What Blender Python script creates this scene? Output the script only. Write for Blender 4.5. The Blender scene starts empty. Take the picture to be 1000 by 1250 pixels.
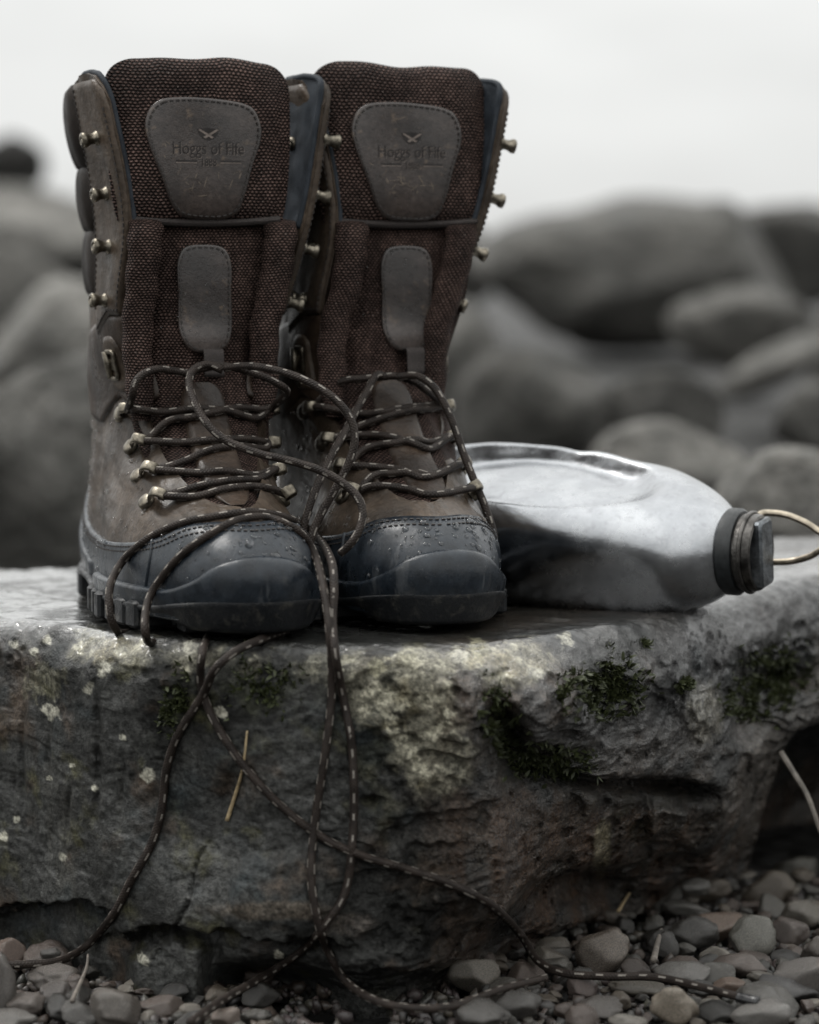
import bpy, math, random
import numpy as np
from mathutils import Vector, Matrix
from mathutils.bvhtree import BVHTree

# ------------------------------------------------------------------ camera, sky, sun, exposure
SC = bpy.context.scene
COL = SC.collection
F = 3488.0                               # focal length in pixels of a 1000 x 1250 picture
CAM = np.array([0.0, -1.5, 0.175])
PITCH = math.atan((625 - 351) / F)
cd = bpy.data.cameras.new('camera')
cam = bpy.data.objects.new('camera', cd)
COL.objects.link(cam)
cam.location = CAM
cam.rotation_euler = (math.pi / 2 - PITCH, 0, 0)
cd.sensor_fit = 'VERTICAL'
cd.sensor_height = 36.0
cd.sensor_width = 28.8
cd.lens = F / 1250 * 36.0
cd.clip_start = 0.05
cd.clip_end = 2000
cd.dof.use_dof = True
cd.dof.focus_distance = 1.49
cd.dof.aperture_fstop = 5.2
cd.dof.aperture_blades = 0
SC.camera = cam

W = bpy.data.worlds.new('World')
SC.world = W
W.use_nodes = True
nt = W.node_tree
nt.nodes.clear()
SUN_EL, SUN_AZ = math.radians(58), math.radians(-62)      # azimuth from +Y (behind the boots), to the left
wo = nt.nodes.new('ShaderNodeOutputWorld')
bg = nt.nodes.new('ShaderNodeBackground')
sky = nt.nodes.new('ShaderNodeTexSky')
sky.sky_type = 'NISHITA'
sky.sun_disc = False
sky.sun_elevation = SUN_EL
sky.sun_rotation = SUN_AZ
hs = nt.nodes.new('ShaderNodeHueSaturation')
hs.inputs['Saturation'].default_value = 0.12
tc = nt.nodes.new('ShaderNodeTexCoord')
sep = nt.nodes.new('ShaderNodeSeparateXYZ')
nt.links.new(tc.outputs['Generated'], sep.inputs[0])
mx = nt.nodes.new('ShaderNodeMath'); mx.operation = 'MAXIMUM'; mx.inputs[1].default_value = 0.0
nt.links.new(sep.outputs['Z'], mx.inputs[0])
ma = nt.nodes.new('ShaderNodeMath'); ma.operation = 'MULTIPLY_ADD'       # overcast sky: brighter overhead
ma.inputs[1].default_value = 12.0; ma.inputs[2].default_value = 5.15
nt.links.new(mx.outputs[0], ma.inputs[0])
cn = nt.nodes.new('ShaderNodeTexNoise')
cn.inputs['Scale'].default_value = 9.0; cn.inputs['Detail'].default_value = 6.0
cmap = nt.nodes.new('ShaderNodeMapping'); cmap.inputs['Scale'].default_value = (1, 1, 3.2)
nt.links.new(tc.outputs['Generated'], cmap.inputs[0]); nt.links.new(cmap.outputs[0], cn.inputs['Vector'])
cr_ = nt.nodes.new('ShaderNodeMapRange')
cr_.inputs['From Min'].default_value = 0.3; cr_.inputs['From Max'].default_value = 0.7
cr_.inputs['To Min'].default_value = 0.93; cr_.inputs['To Max'].default_value = 1.05
nt.links.new(cn.outputs['Fac'], cr_.inputs['Value'])
mm = nt.nodes.new('ShaderNodeMath'); mm.operation = 'MULTIPLY'
nt.links.new(ma.outputs[0], mm.inputs[0]); nt.links.new(cr_.outputs[0], mm.inputs[1])
cc = nt.nodes.new('ShaderNodeMix'); cc.data_type = 'RGBA'; cc.blend_type = 'MULTIPLY'
cc.inputs['Factor'].default_value = 1.0
cc.inputs[6].default_value = (0.99, 1.0, 0.985, 1)
nt.links.new(mm.outputs[0], cc.inputs[7])
mix = nt.nodes.new('ShaderNodeMix'); mix.data_type = 'RGBA'
mix.inputs['Factor'].default_value = 0.93                                    # thick cloud over the clear sky
nt.links.new(sky.outputs[0], hs.inputs['Color'])
nt.links.new(hs.outputs[0], mix.inputs[6]); nt.links.new(cc.outputs[2], mix.inputs[7])
nt.links.new(mix.outputs[2], bg.inputs['Color'])
bg.inputs['Strength'].default_value = 0.1
nt.links.new(bg.outputs[0], wo.inputs[0])

sd = bpy.data.lights.new('sun', 'SUN')
sd.energy = 1.5
sd.angle = math.radians(16)
sd.color = (1.0, 0.975, 0.94)
sun = bpy.data.objects.new('sun', sd)
COL.objects.link(sun)
sdir = Vector((math.sin(SUN_AZ) * math.cos(SUN_EL), math.cos(SUN_AZ) * math.cos(SUN_EL), math.sin(SUN_EL)))
sun.rotation_euler = sdir.to_track_quat('Z', 'Y').to_euler()
sun.location = (-1, 1, 3)

SC.view_settings.view_transform = 'Standard'
SC.view_settings.look = 'None'
SC.view_settings.exposure = 0.52
SC.view_settings.gamma = 1.0
SC.render.engine = 'CYCLES'
SC.cycles.max_bounces = 6

random.seed(7)
RNG = np.random.default_rng(7)

# ------------------------------------------------------------------ camera helpers (for measuring positions)
FWD = np.array([0, math.cos(PITCH), -math.sin(PITCH)])
UPV = np.array([0, math.sin(PITCH), math.cos(PITCH)])
RIGHT = np.array([1.0, 0, 0])
def rayd(px, py):
    return FWD + RIGHT * (px - 500) / F + UPV * (625 - py) / F
def at(px, py, dist):
    """world point seen at (px, py) whose ground distance from the camera is dist"""
    d = rayd(px, py)
    return CAM + d * (dist / d[1])
def project(P):
    q = np.asarray(P) - CAM
    dz = q @ FWD
    return 500 + F * q[..., 0] / dz, 625 - F * (q @ UPV) / dz

# ------------------------------------------------------------------ numeric helpers
def sstep(a, b, x):
    t = np.clip((np.asarray(x, float) - a) / (b - a), 0, 1)
    return t * t * (3 - 2 * t)
def interp(x, pts):
    xs = [p[0] for p in pts]; ys = [p[1] for p in pts]
    return np.interp(x, xs, ys)
def hermite(xs, ys, x):
    """smooth interpolation; ys may have trailing dims"""
    xs = np.asarray(xs, float); ys = np.asarray(ys, float); x = np.asarray(x, float)
    n = len(xs)
    d = np.zeros_like(ys)
    h = np.diff(xs)
    hh = h.reshape((-1,) + (1,) * (ys.ndim - 1))
    s = np.diff(ys, axis=0) / hh
    d[1:-1] = (s[:-1] * hh[1:] + s[1:] * hh[:-1]) / (hh[1:] + hh[:-1])
    d[0] = s[0]; d[-1] = s[-1]
    i = np.clip(np.searchsorted(xs, x) - 1, 0, n - 2)
    t = np.clip((x - xs[i]) / h[i], 0, 1)
    return i, t, h[i], d
def smooth_curve(pts, n, closed=False):
    P = np.asarray(pts, float)
    if closed: P = np.vstack([P, P[:1]])
    s = np.concatenate([[0], np.cumsum(np.sqrt(np.linalg.norm(np.diff(P, axis=0), axis=1) + 1e-9))])
    if closed:
        P2 = np.vstack([P[-3:-1], P, P[1:3]])
        s2 = np.concatenate([s[-3:-1] - s[-1], s, s[-1] + s[1:3]])
    else: P2, s2 = P, s
    x = np.linspace(0, s[-1], n, endpoint=not closed)
    i, t, h, d = hermite(s2, P2, x)
    t = t[:, None]; h = h[:, None]
    return ((2*t**3-3*t**2+1)*P2[i] + (t**3-2*t**2+t)*h*d[i] + (-2*t**3+3*t**2)*P2[i+1] + (t**3-t**2)*h*d[i+1])

_perm = np.random.default_rng(3).permutation(512)
_perm = np.concatenate([_perm, _perm, _perm])
_grad = np.random.default_rng(4).normal(size=(512, 3)); _grad /= np.linalg.norm(_grad, axis=1)[:, None]
def perlin(P):
    P = np.asarray(P, float)
    I = np.floor(P).astype(int); f = P - I; I &= 511
    w = f * f * f * (f * (f * 6 - 15) + 10)
    out = np.zeros(P.shape[:-1])
    for dx in (0, 1):
        for dy in (0, 1):
            for dz in (0, 1):
                h = _perm[_perm[_perm[(I[..., 0] + dx) & 511] + ((I[..., 1] + dy) & 511)] + ((I[..., 2] + dz) & 511)]
                g = _grad[h & 511]
                dot = g[..., 0]*(f[..., 0]-dx) + g[..., 1]*(f[..., 1]-dy) + g[..., 2]*(f[..., 2]-dz)
                out += dot * (w[..., 0] if dx else 1-w[..., 0]) * (w[..., 1] if dy else 1-w[..., 1]) * (w[..., 2] if dz else 1-w[..., 2])
    return out * 1.6
def fbm(P, oct=4, gain=0.5, ridged=False):
    P = np.asarray(P, float); a = 1.0; s = 0; tot = 0
    for k in range(oct):
        n = perlin(P + 17.3 * k)
        if ridged: n = 1 - 2 * np.abs(n)
        s = s + a * n; tot += a; a *= gain; P = P * 2.03
    return s / tot

# ------------------------------------------------------------------ mesh helpers
class MB:
    def __init__(s): s.v = []; s.f = []; s.uv = []; s.n = 0
    def add(s, V, Fc, uv=None):
        V = np.asarray(V, float).reshape(-1, 3)
        s.v.append(V)
        s.uv.append(np.asarray(uv, float).reshape(-1, 2) if uv is not None else V[:, [0, 2]])
        if isinstance(Fc, np.ndarray): Fc = Fc.tolist()
        s.f.extend([[i + s.n for i in f] for f in Fc]); s.n += len(V)
        return s
    def grid(s, P, cu=False, cv=False, uv=None, flip=False):
        nv, nu = P.shape[:2]
        a = np.arange(nv * nu).reshape(nv, nu)
        if cu: a = np.hstack([a, a[:, :1]])
        if cv: a = np.vstack([a, a[:1]])
        q = np.stack([a[:-1, :-1], a[:-1, 1:], a[1:, 1:], a[1:, :-1]], -1).reshape(-1, 4)
        if flip: q = q[:, ::-1]
        return s.add(P, q, uv)
    def box(s, c, ax, h, bevel=0.0):
        """oriented box: centre, 3x3 axes (rows), half sizes; bevel chamfers the outline"""
        c = np.asarray(c, float); ax = np.asarray(ax, float)
        if bevel <= 0:
            sg = np.array([[i, j, k] for i in (-1, 1) for j in (-1, 1) for k in (-1, 1)], float)
            V = c + (sg * h) @ ax
            return s.add(V, [[0,1,3,2],[4,6,7,5],[0,4,5,1],[2,3,7,6],[0,2,6,4],[1,5,7,3]])
        b = bevel; hx, hy, hz = h
        R = []
        for z, ins in ((-hz, b), (-hz + b, 0), (hz - b, 0), (hz, b)):
            x, y = hx - ins, hy - ins
            R.append([(-x+b, -y, z), (x-b, -y, z), (x, -y+b, z), (x, y-b, z), (x-b, y, z), (-x+b, y, z), (-x, y-b, z), (-x, -y+b, z)])
        P = c + np.array(R, float) @ ax
        n0 = s.n
        s.grid(P, cu=True)
        s.f.append([n0 + i for i in range(7, -1, -1)]); s.f.append([n0 + 24 + i for i in range(8)])
        return s
    def tube(s, path, r, n=8, caps=True, closed=False, v0=0.0, flat=None):
        P = np.asarray(path, float); m = len(P)
        if closed: T = np.roll(P, -1, 0) - np.roll(P, 1, 0)
        else: T = np.gradient(P, axis=0)
        T /= np.linalg.norm(T, axis=1)[:, None] + 1e-12
        N = np.zeros_like(P)
        u = np.cross(T[0], [0, 0, 1]) if abs(T[0][2]) < .9 else np.cross(T[0], [1, 0, 0])
        u /= np.linalg.norm(u)
        for i in range(m):
            u = u - T[i] * (u @ T[i]); u /= np.linalg.norm(u) + 1e-12; N[i] = u
        B = np.cross(T, N)
        r = np.broadcast_to(np.asarray(r, float), (m,))
        ang = np.linspace(0, 2*math.pi, n, endpoint=False)
        ring = P[:, None] + r[:, None, None] * (np.cos(ang)[None, :, None]*N[:, None] + np.sin(ang)[None, :, None]*B[:, None])
        L = v0 + np.concatenate([[0], np.cumsum(np.linalg.norm(np.diff(P, axis=0), axis=1))])
        # uv: duplicate seam so the pattern is continuous
        ang2 = np.linspace(0, 2*math.pi, n + 1)
        ring = P[:, None] + r[:, None, None] * (np.cos(ang2)[None, :, None]*N[:, None] + np.sin(ang2)[None, :, None]*B[:, None])
        uv = np.stack(np.broadcast_arrays(np.linspace(0, 1, n+1)[None, :], L[:, None]), -1)
        n0 = s.n
        s.grid(ring, uv=uv, cv=closed)
        if caps and not closed:
            s.f.append([n0 + i for i in range(n - 1, -1, -1)]); s.f.append([n0 + (m-1)*(n+1) + i for i in range(n)])
        return s
    def lathe(s, prof, o, ax, n=16):
        """profile (r, h) revolved about axis row 2 of ax at o"""
        ang = np.linspace(0, 2*math.pi, n, endpoint=False)
        ax = np.asarray(ax, float)
        P = np.array([[np.asarray(o) + (r*np.cos(t))*ax[0] + (r*np.sin(t))*ax[1] + h*ax[2] for t in ang] for r, h in prof])
        n0 = s.n
        s.grid(P, cu=True)
        if prof[-1][0] > 0: s.f.append([n0 + (len(prof)-1)*n + i for i in range(n)])
        return s
    def mesh(s, name):
        me = bpy.data.meshes.new(name)
        V = np.vstack(s.v)
        me.from_pydata(V.tolist(), [], s.f)
        uvl = me.uv_layers.new(name='UVMap')
        UV = np.vstack(s.uv)
        idx = np.zeros(len(me.loops), dtype=np.int32); me.loops.foreach_get('vertex_index', idx)
        uvl.data.foreach_set('uv', UV[idx].astype(np.float32).ravel())
        return me
    def build(s, name, mat, parent=None, smooth=True, sharp=None, fix=True):
        me = s.mesh(name)
        if fix:
            import bmesh
            bm = bmesh.new(); bm.from_mesh(me)
            bmesh.ops.recalc_face_normals(bm, faces=bm.faces)
            bm.to_mesh(me); bm.free()
        return link(name, me, mat, parent, smooth, sharp)
def link(name, me, mat, parent=None, smooth=True, sharp=None):
    if mat: me.materials.append(mat)
    if smooth:
        me.polygons.foreach_set('use_smooth', [True] * len(me.polygons))
        if sharp is not None: me.set_sharp_from_angle(angle=math.radians(sharp))
    o = bpy.data.objects.new(name, me)
    COL.objects.link(o)
    if parent: o.parent = parent
    return o
def tag(o, label, cat=None, group=None, kind=None):
    if label: o['label'] = label
    if cat: o['category'] = cat
    if group: o['group'] = group
    if kind: o['kind'] = kind
    return o
def empty(name, loc, rz=0.0):
    o = bpy.data.objects.new(name, None)
    COL.objects.link(o)
    o.empty_display_size = 0.05
    o.location = loc; o.rotation_euler = (0, 0, rz)
    return o

# ------------------------------------------------------------------ material helpers
class NT:
    def __init__(s, name):
        s.m = bpy.data.materials.new(name); s.m.use_nodes = True
        s.t = s.m.node_tree; s.t.nodes.clear()
        s.out = s.t.nodes.new('ShaderNodeOutputMaterial')
        s.b = s.t.nodes.new('ShaderNodeBsdfPrincipled')
        s.t.links.new(s.b.outputs[0], s.out.inputs[0])
        s._tc = None
    def tc(s, k='Object'):
        if s._tc is None: s._tc = s.t.nodes.new('ShaderNodeTexCoord')
        return s._tc.outputs[k]
    def set(s, **kw):
        for k, v in kw.items():
            i = s.b.inputs[k.replace('_', ' ')]
            if hasattr(v, 'is_output'): s.t.links.new(v, i)
            else: i.default_value = v if not isinstance(v, tuple) or len(v) != 3 else (*v, 1)
        return s
    def mapping(s, vec, scale=(1,1,1), rot=(0,0,0), loc=(0,0,0)):
        n = s.t.nodes.new('ShaderNodeMapping')
        n.inputs['Scale'].default_value = scale; n.inputs['Rotation'].default_value = rot; n.inputs['Location'].default_value = loc
        s.t.links.new(vec, n.inputs[0]); return n.outputs[0]
    def noise(s, scale, detail=4, rough=0.55, vec=None, dist=0.0, dim=None):
        n = s.t.nodes.new('ShaderNodeTexNoise')
        n.inputs['Scale'].default_value = scale; n.inputs['Detail'].default_value = detail
        n.inputs['Roughness'].default_value = rough; n.inputs['Distortion'].default_value = dist
        s.t.links.new(vec if vec is not None else s.tc(), n.inputs['Vector']); return n.outputs['Fac']
    def voronoi(s, scale, vec=None, feature='F1', out='Distance', rand=1.0):
        n = s.t.nodes.new('ShaderNodeTexVoronoi'); n.feature = feature
        n.inputs['Scale'].default_value = scale; n.inputs['Randomness'].default_value = rand
        s.t.links.new(vec if vec is not None else s.tc(), n.inputs['Vector']); return n.outputs[out]
    def ramp(s, v, a, b, lo=0.0, hi=1.0, smooth=True):
        n = s.t.nodes.new('ShaderNodeMapRange')
        if smooth: n.interpolation_type = 'SMOOTHSTEP'
        n.inputs['From Min'].default_value = a; n.inputs['From Max'].default_value = b
        n.inputs['To Min'].default_value = lo; n.inputs['To Max'].default_value = hi
        s.t.links.new(v, n.inputs['Value']); return n.outputs[0]
    def math(s, op, a, b=None, c=None):
        n = s.t.nodes.new('ShaderNodeMath'); n.operation = op
        for i, x in enumerate((a, b, c)):
            if x is None: continue
            if hasattr(x, 'is_output'): s.t.links.new(x, n.inputs[i])
            else: n.inputs[i].default_value = x
        return n.outputs[0]
    def mix(s, f, a, b, mode='MIX'):
        n = s.t.nodes.new('ShaderNodeMix'); n.data_type = 'RGBA'; n.blend_type = mode
        for i, x in ((0, f), (6, a), (7, b)):
            if hasattr(x, 'is_output'): s.t.links.new(x, n.inputs[i])
            else: n.inputs[i].default_value = (x if i == 0 else (*x, 1) if len(x) == 3 else x)
        return n.outputs[2]
    def attr(s, name, out='Color'):
        n = s.t.nodes.new('ShaderNodeAttribute'); n.attribute_name = name
        return n.outputs[out]
    def objrand(s):
        return s.t.nodes.new('ShaderNodeObjectInfo').outputs['Random']
    def objcol(s):
        return s.t.nodes.new('ShaderNodeObjectInfo').outputs['Color']
    def bump(s, h, strength=0.3, dist=0.001, prev=None):
        n = s.t.nodes.new('ShaderNodeBump')
        n.inputs['Strength'].default_value = strength; n.inputs['Distance'].default_value = dist
        s.t.links.new(h, n.inputs['Height'])
        if prev is not None: s.t.links.new(prev, n.inputs['Normal'])
        return n.outputs[0]

def leather(name, c0, c1, cs, rough=0.5, scratch=True, grain=0.12, rel=1.0, spec=.22):
    m = NT(name)
    big = m.noise(24, 6, 0.65)
    col = m.mix(m.ramp(big, .33, .68), tuple(x*.72 for x in c0), tuple(x*1.25 for x in c1))
    fine = m.noise(420, 4, 0.75)
    col = m.mix(m.ramp(fine, .35, .7, 0, .55), col, tuple(x * .35 for x in c0))
    pale = m.math('MULTIPLY', m.ramp(m.noise(130, 5, .7), .56, .72), m.ramp(m.noise(17, 3), .42, .62))
    col = m.mix(m.math('MULTIPLY', pale, .45), col, cs)
    bm = m.noise(1300, 3, 0.6)
    n = m.bump(bm, grain*2, .0006)
    n = m.bump(m.noise(260, 4, .6), .30*rel, .0012, n)
    n = m.bump(m.noise(60, 4, .6), .30*rel, .0030, n)
    if scratch:
        tot = None
        for k, (rz, sc) in enumerate((((.3, .8, .2), (75, 75, 4)), ((1.1, .3, .9), (90, 3, 90)), ((.5, 1.9, .4), (4, 80, 80)))):
            v = m.mapping(m.tc(), sc, rz, (k * 3.1, 0, 0))
            d = m.noise(1.6, 2, .5, v, .6)
            line = m.ramp(m.math('ABSOLUTE', m.math('SUBTRACT', d, .5)), 0, .006, 1, 0)
            line = m.math('MULTIPLY', line, m.ramp(m.noise(38 + 9*k, 2, .5), .56, .68))
            tot = line if tot is None else m.math('MAXIMUM', tot, line)
        col = m.mix(m.math('MULTIPLY', tot, .5), col, cs)
    m.set(Base_Color=col, Normal=n, Roughness=m.ramp(m.noise(45, 4, .6), .3, .7, rough - .16, rough + .12))
    m.set(Specular_IOR_Level=spec)
    return m.m
def mesh_fabric(name, c_thread, c_gap, sx=.0026, sy=.0017):
    """coarse knobbly woven mesh; the UVs are metres on the cloth"""
    m = NT(name)
    uv = m.tc('UV')
    sepn = m.t.nodes.new('ShaderNodeSeparateXYZ'); m.t.links.new(uv, sepn.inputs[0])
    wob = m.math('ADD', m.math('MULTIPLY', m.math('SUBTRACT', m.noise(160, 2, .5), .5), .0014), m.math('MULTIPLY', m.math('SUBTRACT', m.noise(35, 2, .5), .5), .004))
    u = m.math('DIVIDE', m.math('ADD', sepn.outputs[0], wob), sx)
    v = m.math('DIVIDE', m.math('ADD', sepn.outputs[1], wob), sy)
    row = m.math('FLOOR', v)
    u2 = m.math('ADD', u, m.math('MULTIPLY', row, .5))
    fu = m.math('SUBTRACT', m.math('FRACT', u2), .5)
    fv = m.math('SUBTRACT', m.math('FRACT', v), .5)
    fu = m.math('MULTIPLY', fu, 1.0)
    d = m.math('SQRT', m.math('ADD', m.math('MULTIPLY', fu, fu), m.math('MULTIPLY', fv, fv)))
    knob = m.ramp(d, .12, .52, 1, 0)
    th = m.noise(2600, 2, .5)
    h = m.math('MULTIPLY_ADD', th, .3, knob)
    var = m.math('MULTIPLY', m.ramp(m.noise(220, 3, .7), .3, .75, .5, 1.3), m.ramp(m.noise(26, 3, .6), .3, .7, .65, 1.25))
    col = m.mix(knob, c_gap, c_thread)  # bright threads, dark gaps: highlight and shade put into the colour
    col = m.mix(1.0, col, var, 'MULTIPLY')
    wet = m.ramp(m.noise(900, 2, .5), .66, .74)
    col = m.mix(m.math('MULTIPLY', m.math('MULTIPLY', wet, knob), .7), col, (.34, .29, .26))  # pale specks on the knobs are glints painted as colour
    m.set(Base_Color=col, Normal=m.bump(h, 1.0, .0013), Roughness=.55, Specular_IOR_Level=.08)
    return m.m

M = {}
M['leather'] = leather('brown_leather', (.036, .0265, .0192), (.066, .0492, .0362), (.150, .116, .086), .42)
M['leather_dark'] = leather('dark_brown_leather', (.020, .0132, .0092), (.042, .0285, .0200), (.09, .066, .048), .42)
M['leather_pad'] = leather('padded_collar_leather', (.012, .0088, .0070), (.022, .0162, .0130), (.03, .025, .02), .6, False, .12, .5, .12)
M['leather_patch'] = leather('waxed_patch_leather', (.024, .0185, .0165), (.052, .0410, .0365), (.21, .15, .10), .27, False, .12, .25, .5)
M['mesh'] = mesh_fabric('brown_mesh', (.150, .099, .084), (.0085, .0054, .0045))
M['mesh_gusset'] = mesh_fabric('gusset_mesh', (.138, .091, .077), (.0115, .0074, .0062), .0021, .0015)

def rubber():
    m = NT('navy_rubber')
    col = m.mix(m.ramp(m.noise(120, 4, .6), .3, .7), (.0085, .0115, .0155), (.0190, .0245, .0315))
    dust = m.math('MULTIPLY', m.ramp(m.noise(85, 6, .7), .52, .70), m.ramp(m.noise(19, 3), .40, .62))
    col = m.mix(m.math('MULTIPLY', dust, .5), col, (.075, .075, .072))
    speck = m.ramp(m.noise(700, 3, .7), .66, .74)
    col = m.mix(m.math('MULTIPLY', speck, .45), col, (.16, .155, .14))
    v = m.mapping(m.tc(), (160, 160, 22))
    run = m.math('MULTIPLY', m.ramp(m.noise(1.0, 3, .6, v), .58, .68), m.ramp(m.noise(30, 2), .45, .6))
    col = m.mix(m.math('MULTIPLY', run, .35), col, (.10, .105, .11))
    bm = m.bump(m.noise(2200, 2, .6), .25, .0005)
    bm = m.bump(m.noise(160, 3, .5), .22, .0012, bm)
    r = m.ramp(m.noise(70, 4, .6), .36, .68, .14, .44)
    m.set(Base_Color=col, Normal=bm, Roughness=m.math('ADD', r, m.math('MULTIPLY', dust, .2)), Specular_IOR_Level=.36)
    return m.m
M['rubber'] = rubber()
def sole_mat():
    m = NT('black_sole_rubber')
    col = m.mix(m.ramp(m.noise(150, 5, .7), .5, .75), (.0085, .0095, .0110), (.045, .043, .038))
    m.set(Base_Color=col, Normal=m.bump(m.noise(700, 4, .6), .45, .001), Roughness=m.ramp(m.noise(110, 3, .6), .35, .65, .28, .6), Specular_IOR_Level=.3)
    return m.m
M['sole'] = sole_mat()
def lining():
    m = NT('navy_lining')
    col = m.mix(m.ramp(m.noise(90, 3), .3, .7), (.014, .0170, .0215), (.029, .0345, .0420))
    m.set(Base_Color=col, Normal=m.bump(m.noise(1500, 2), .4, .0006), Roughness=.62, Specular_IOR_Level=.15)
    return m.m
M['lining'] = lining()
def simple(name, c, rough, metal=0.0, var=.3, nscale=200, bump=.2, bd=.0005):
    m = NT(name)
    col = m.mix(m.ramp(m.noise(nscale, 4, .6), .3, .7), tuple(x*(1-var) for x in c), tuple(min(1, x*(1+var)) for x in c))
    m.set(Base_Color=col, Metallic=metal, Roughness=m.ramp(m.noise(nscale*1.7, 3), .3, .7, max(.05, rough-.1), rough+.1),
          Normal=m.bump(m.noise(nscale*5, 3), bump, bd))
    return m.m
M['hook'] = simple('antique_brass', (.17, .152, .122), .38, 1.0, .5, 260, .25, .0006)
M['scuff'] = simple('scuffed_leather', (.105, .082, .062), .5)
M['thread'] = simple('dark_thread', (.022, .018, .016), .7)
M['thread_light'] = simple('worn_thread', (.075, .060, .050), .7)
M['deboss'] = simple('debossed_leather', (.0060, .0032, .0026), .7)
M['lit_edge_saltire'] = simple('painted_lit_edge_saltire', (.125, .100, .085), .4)  # pale tone for the letters' painted lit edge and the saltire
M['webbing'] = simple('brown_webbing', (.026, .020, .018), .75, 0, .3, 900, .6, .0008)
M['aglet'] = simple('black_aglet', (.012, .012, .013), .3)
M['orange'] = simple('orange_heel_tab', (.35, .10, .02), .5)
def lace_mat():
    m = NT('flecked_bootlace')
    uv = m.tc('UV'); s = m.t.nodes.new('ShaderNodeSeparateXYZ'); m.t.links.new(uv, s.inputs[0])
    u, v = s.outputs[0], s.outputs[1]
    u3 = m.math('MULTIPLY', u, 3.0)
    cell = m.math('FLOOR', u3)
    fu = m.math('FRACT', u3)
    ph = m.math('FRACT', m.math('ADD', m.math('DIVIDE', v, .0108), m.math('MULTIPLY', cell, .23)))
    a = m.math('LESS_THAN', ph, m.ramp(m.noise(230, 2), .3, .7, .20, .50))
    b = m.math('LESS_THAN', m.math('ABSOLUTE', m.math('SUBTRACT', fu, .5)), .12)
    fl = m.math('MULTIPLY', a, b)
    br = m.math('SINE', m.math('MULTIPLY_ADD', u, 37.7, m.math('MULTIPLY', v, 3600)))
    br2 = m.math('SINE', m.math('MULTIPLY_ADD', u, -37.7, m.math('MULTIPLY', v, 3600)))
    h = m.math('MAXIMUM', br, br2)
    col = m.mix(m.ramp(m.noise(160, 3), .3, .7), (.0130, .0098, .0082), (.0280, .0212, .0175))
    col = m.mix(fl, col, m.mix(m.noise(400, 2), (.07, .062, .055), (.29, .265, .235)))
    m.set(Base_Color=col, Normal=m.bump(h, .45, .0004), Roughness=.55, Specular_IOR_Level=.18)
    return m.m
M['lace'] = lace_mat()
def water():
    m = NT('water_drop')
    m.set(Base_Color=(1, 1, 1), Transmission_Weight=1.0, IOR=1.33, Roughness=.02)
    return m.m
M['water'] = water()

# ------------------------------------------------------------------ the shore and the boulder the boots stand on
GZ = -0.185
def stone_mat(name, dark, light, spots=(.30, .29, .25), scale=1.0, wet=.5, bump=.5, spec=.3):
    """grey river stone; the object colour tints each stone"""
    m = NT(name)
    n1 = m.noise(9*scale, 6, .62)
    n2 = m.noise(55*scale, 5, .65)
    col = m.mix(m.ramp(n1, .32, .68), dark, light)
    col = m.mix(m.ramp(n2, .35, .7, 0, .6), col, tuple(x*.45 for x in dark))
    sp = m.math('MULTIPLY', m.ramp(m.noise(70*scale, 4, .7), .62, .70), m.ramp(m.noise(14*scale, 2), .45, .6))
    col = m.mix(m.math('MULTIPLY', sp, .5), col, spots)
    col = m.mix(1.0, col, m.objcol(), 'MULTIPLY')
    b = m.bump(m.noise(260*scale, 4, .7), bump*.6, .0012/scale)
    b = m.bump(m.noise(40*scale, 5, .6), bump, .006/scale, b)
    m.set(Base_Color=col, Normal=b, Roughness=m.ramp(m.noise(22*scale, 4), .35, .65, wet-.14, wet+.2), Specular_IOR_Level=spec)
    return m.m
M['stone'] = stone_mat('river_stone', (.045, .043, .040), (.090, .085, .077))
M['far_stone'] = stone_mat('shore_boulder', (.075, .074, .070), (.190, .185, .175), (.34, .33, .31), .22, .5, 1.0, .15)
M['pebble'] = stone_mat('pebble', (.028, .0265, .0245), (.098, .091, .083), (.34, .33, .30), 2.6, .18, .4, .5)
def ground_mat():
    m = NT('shore_gravel')
    v = m.voronoi(45, feature='F1', out='Color')
    d = m.voronoi(45)
    col = m.mix(m.ramp(m.noise(3, 4), .3, .7), (.008, .0075, .0065), (.018, .0165, .0145))
    s = m.t.nodes.new('ShaderNodeSeparateColor'); m.t.links.new(v, s.inputs[0])
    col = m.mix(m.ramp(s.outputs[0], 0, 1, .2, .9), tuple([.010]*3), col)
    m.set(Base_Color=col, Roughness=.7, Normal=m.bump(m.ramp(d, 0, .7, 1, 0), .9, .012))
    return m.m
def build_ground():
    mb = MB()
    r = np.concatenate([np.linspace(0, 12, 120), np.geomspace(12.5, 900, 40)])
    a = np.linspace(0, 2*math.pi, 96, endpoint=False)
    P = np.zeros((len(r), len(a), 3))
    P[..., 0] = r[:, None]*np.cos(a); P[..., 1] = r[:, None]*np.sin(a)
    near = np.exp(-(r/6)**2)[:, None]
    bank = interp(P[..., 1]-CAM[1], [(-300, 40), (-60, 9), (-20, 2.2), (-8, .2), (-4, GZ), (2.2, GZ), (2.9, -.135), (3.8, -.085), (4.8, -.01), (6.2, .03), (8, .08), (12, .10), (60, .10), (200, -.2)])  # rise behind the camera is added, unseen, to cut low sky light
    P[..., 2] = bank - .012 + .012*fbm(np.stack([P[..., 0]*3, P[..., 1]*3, P[..., 0]*0], -1), 3)*near
    mb.grid(P, cu=True)
    o = mb.build('ground', ground_mat(), fix=True)
    tag(o, 'dark wet shore gravel bed under the boulders', None, None, 'structure')
build_ground()

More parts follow.
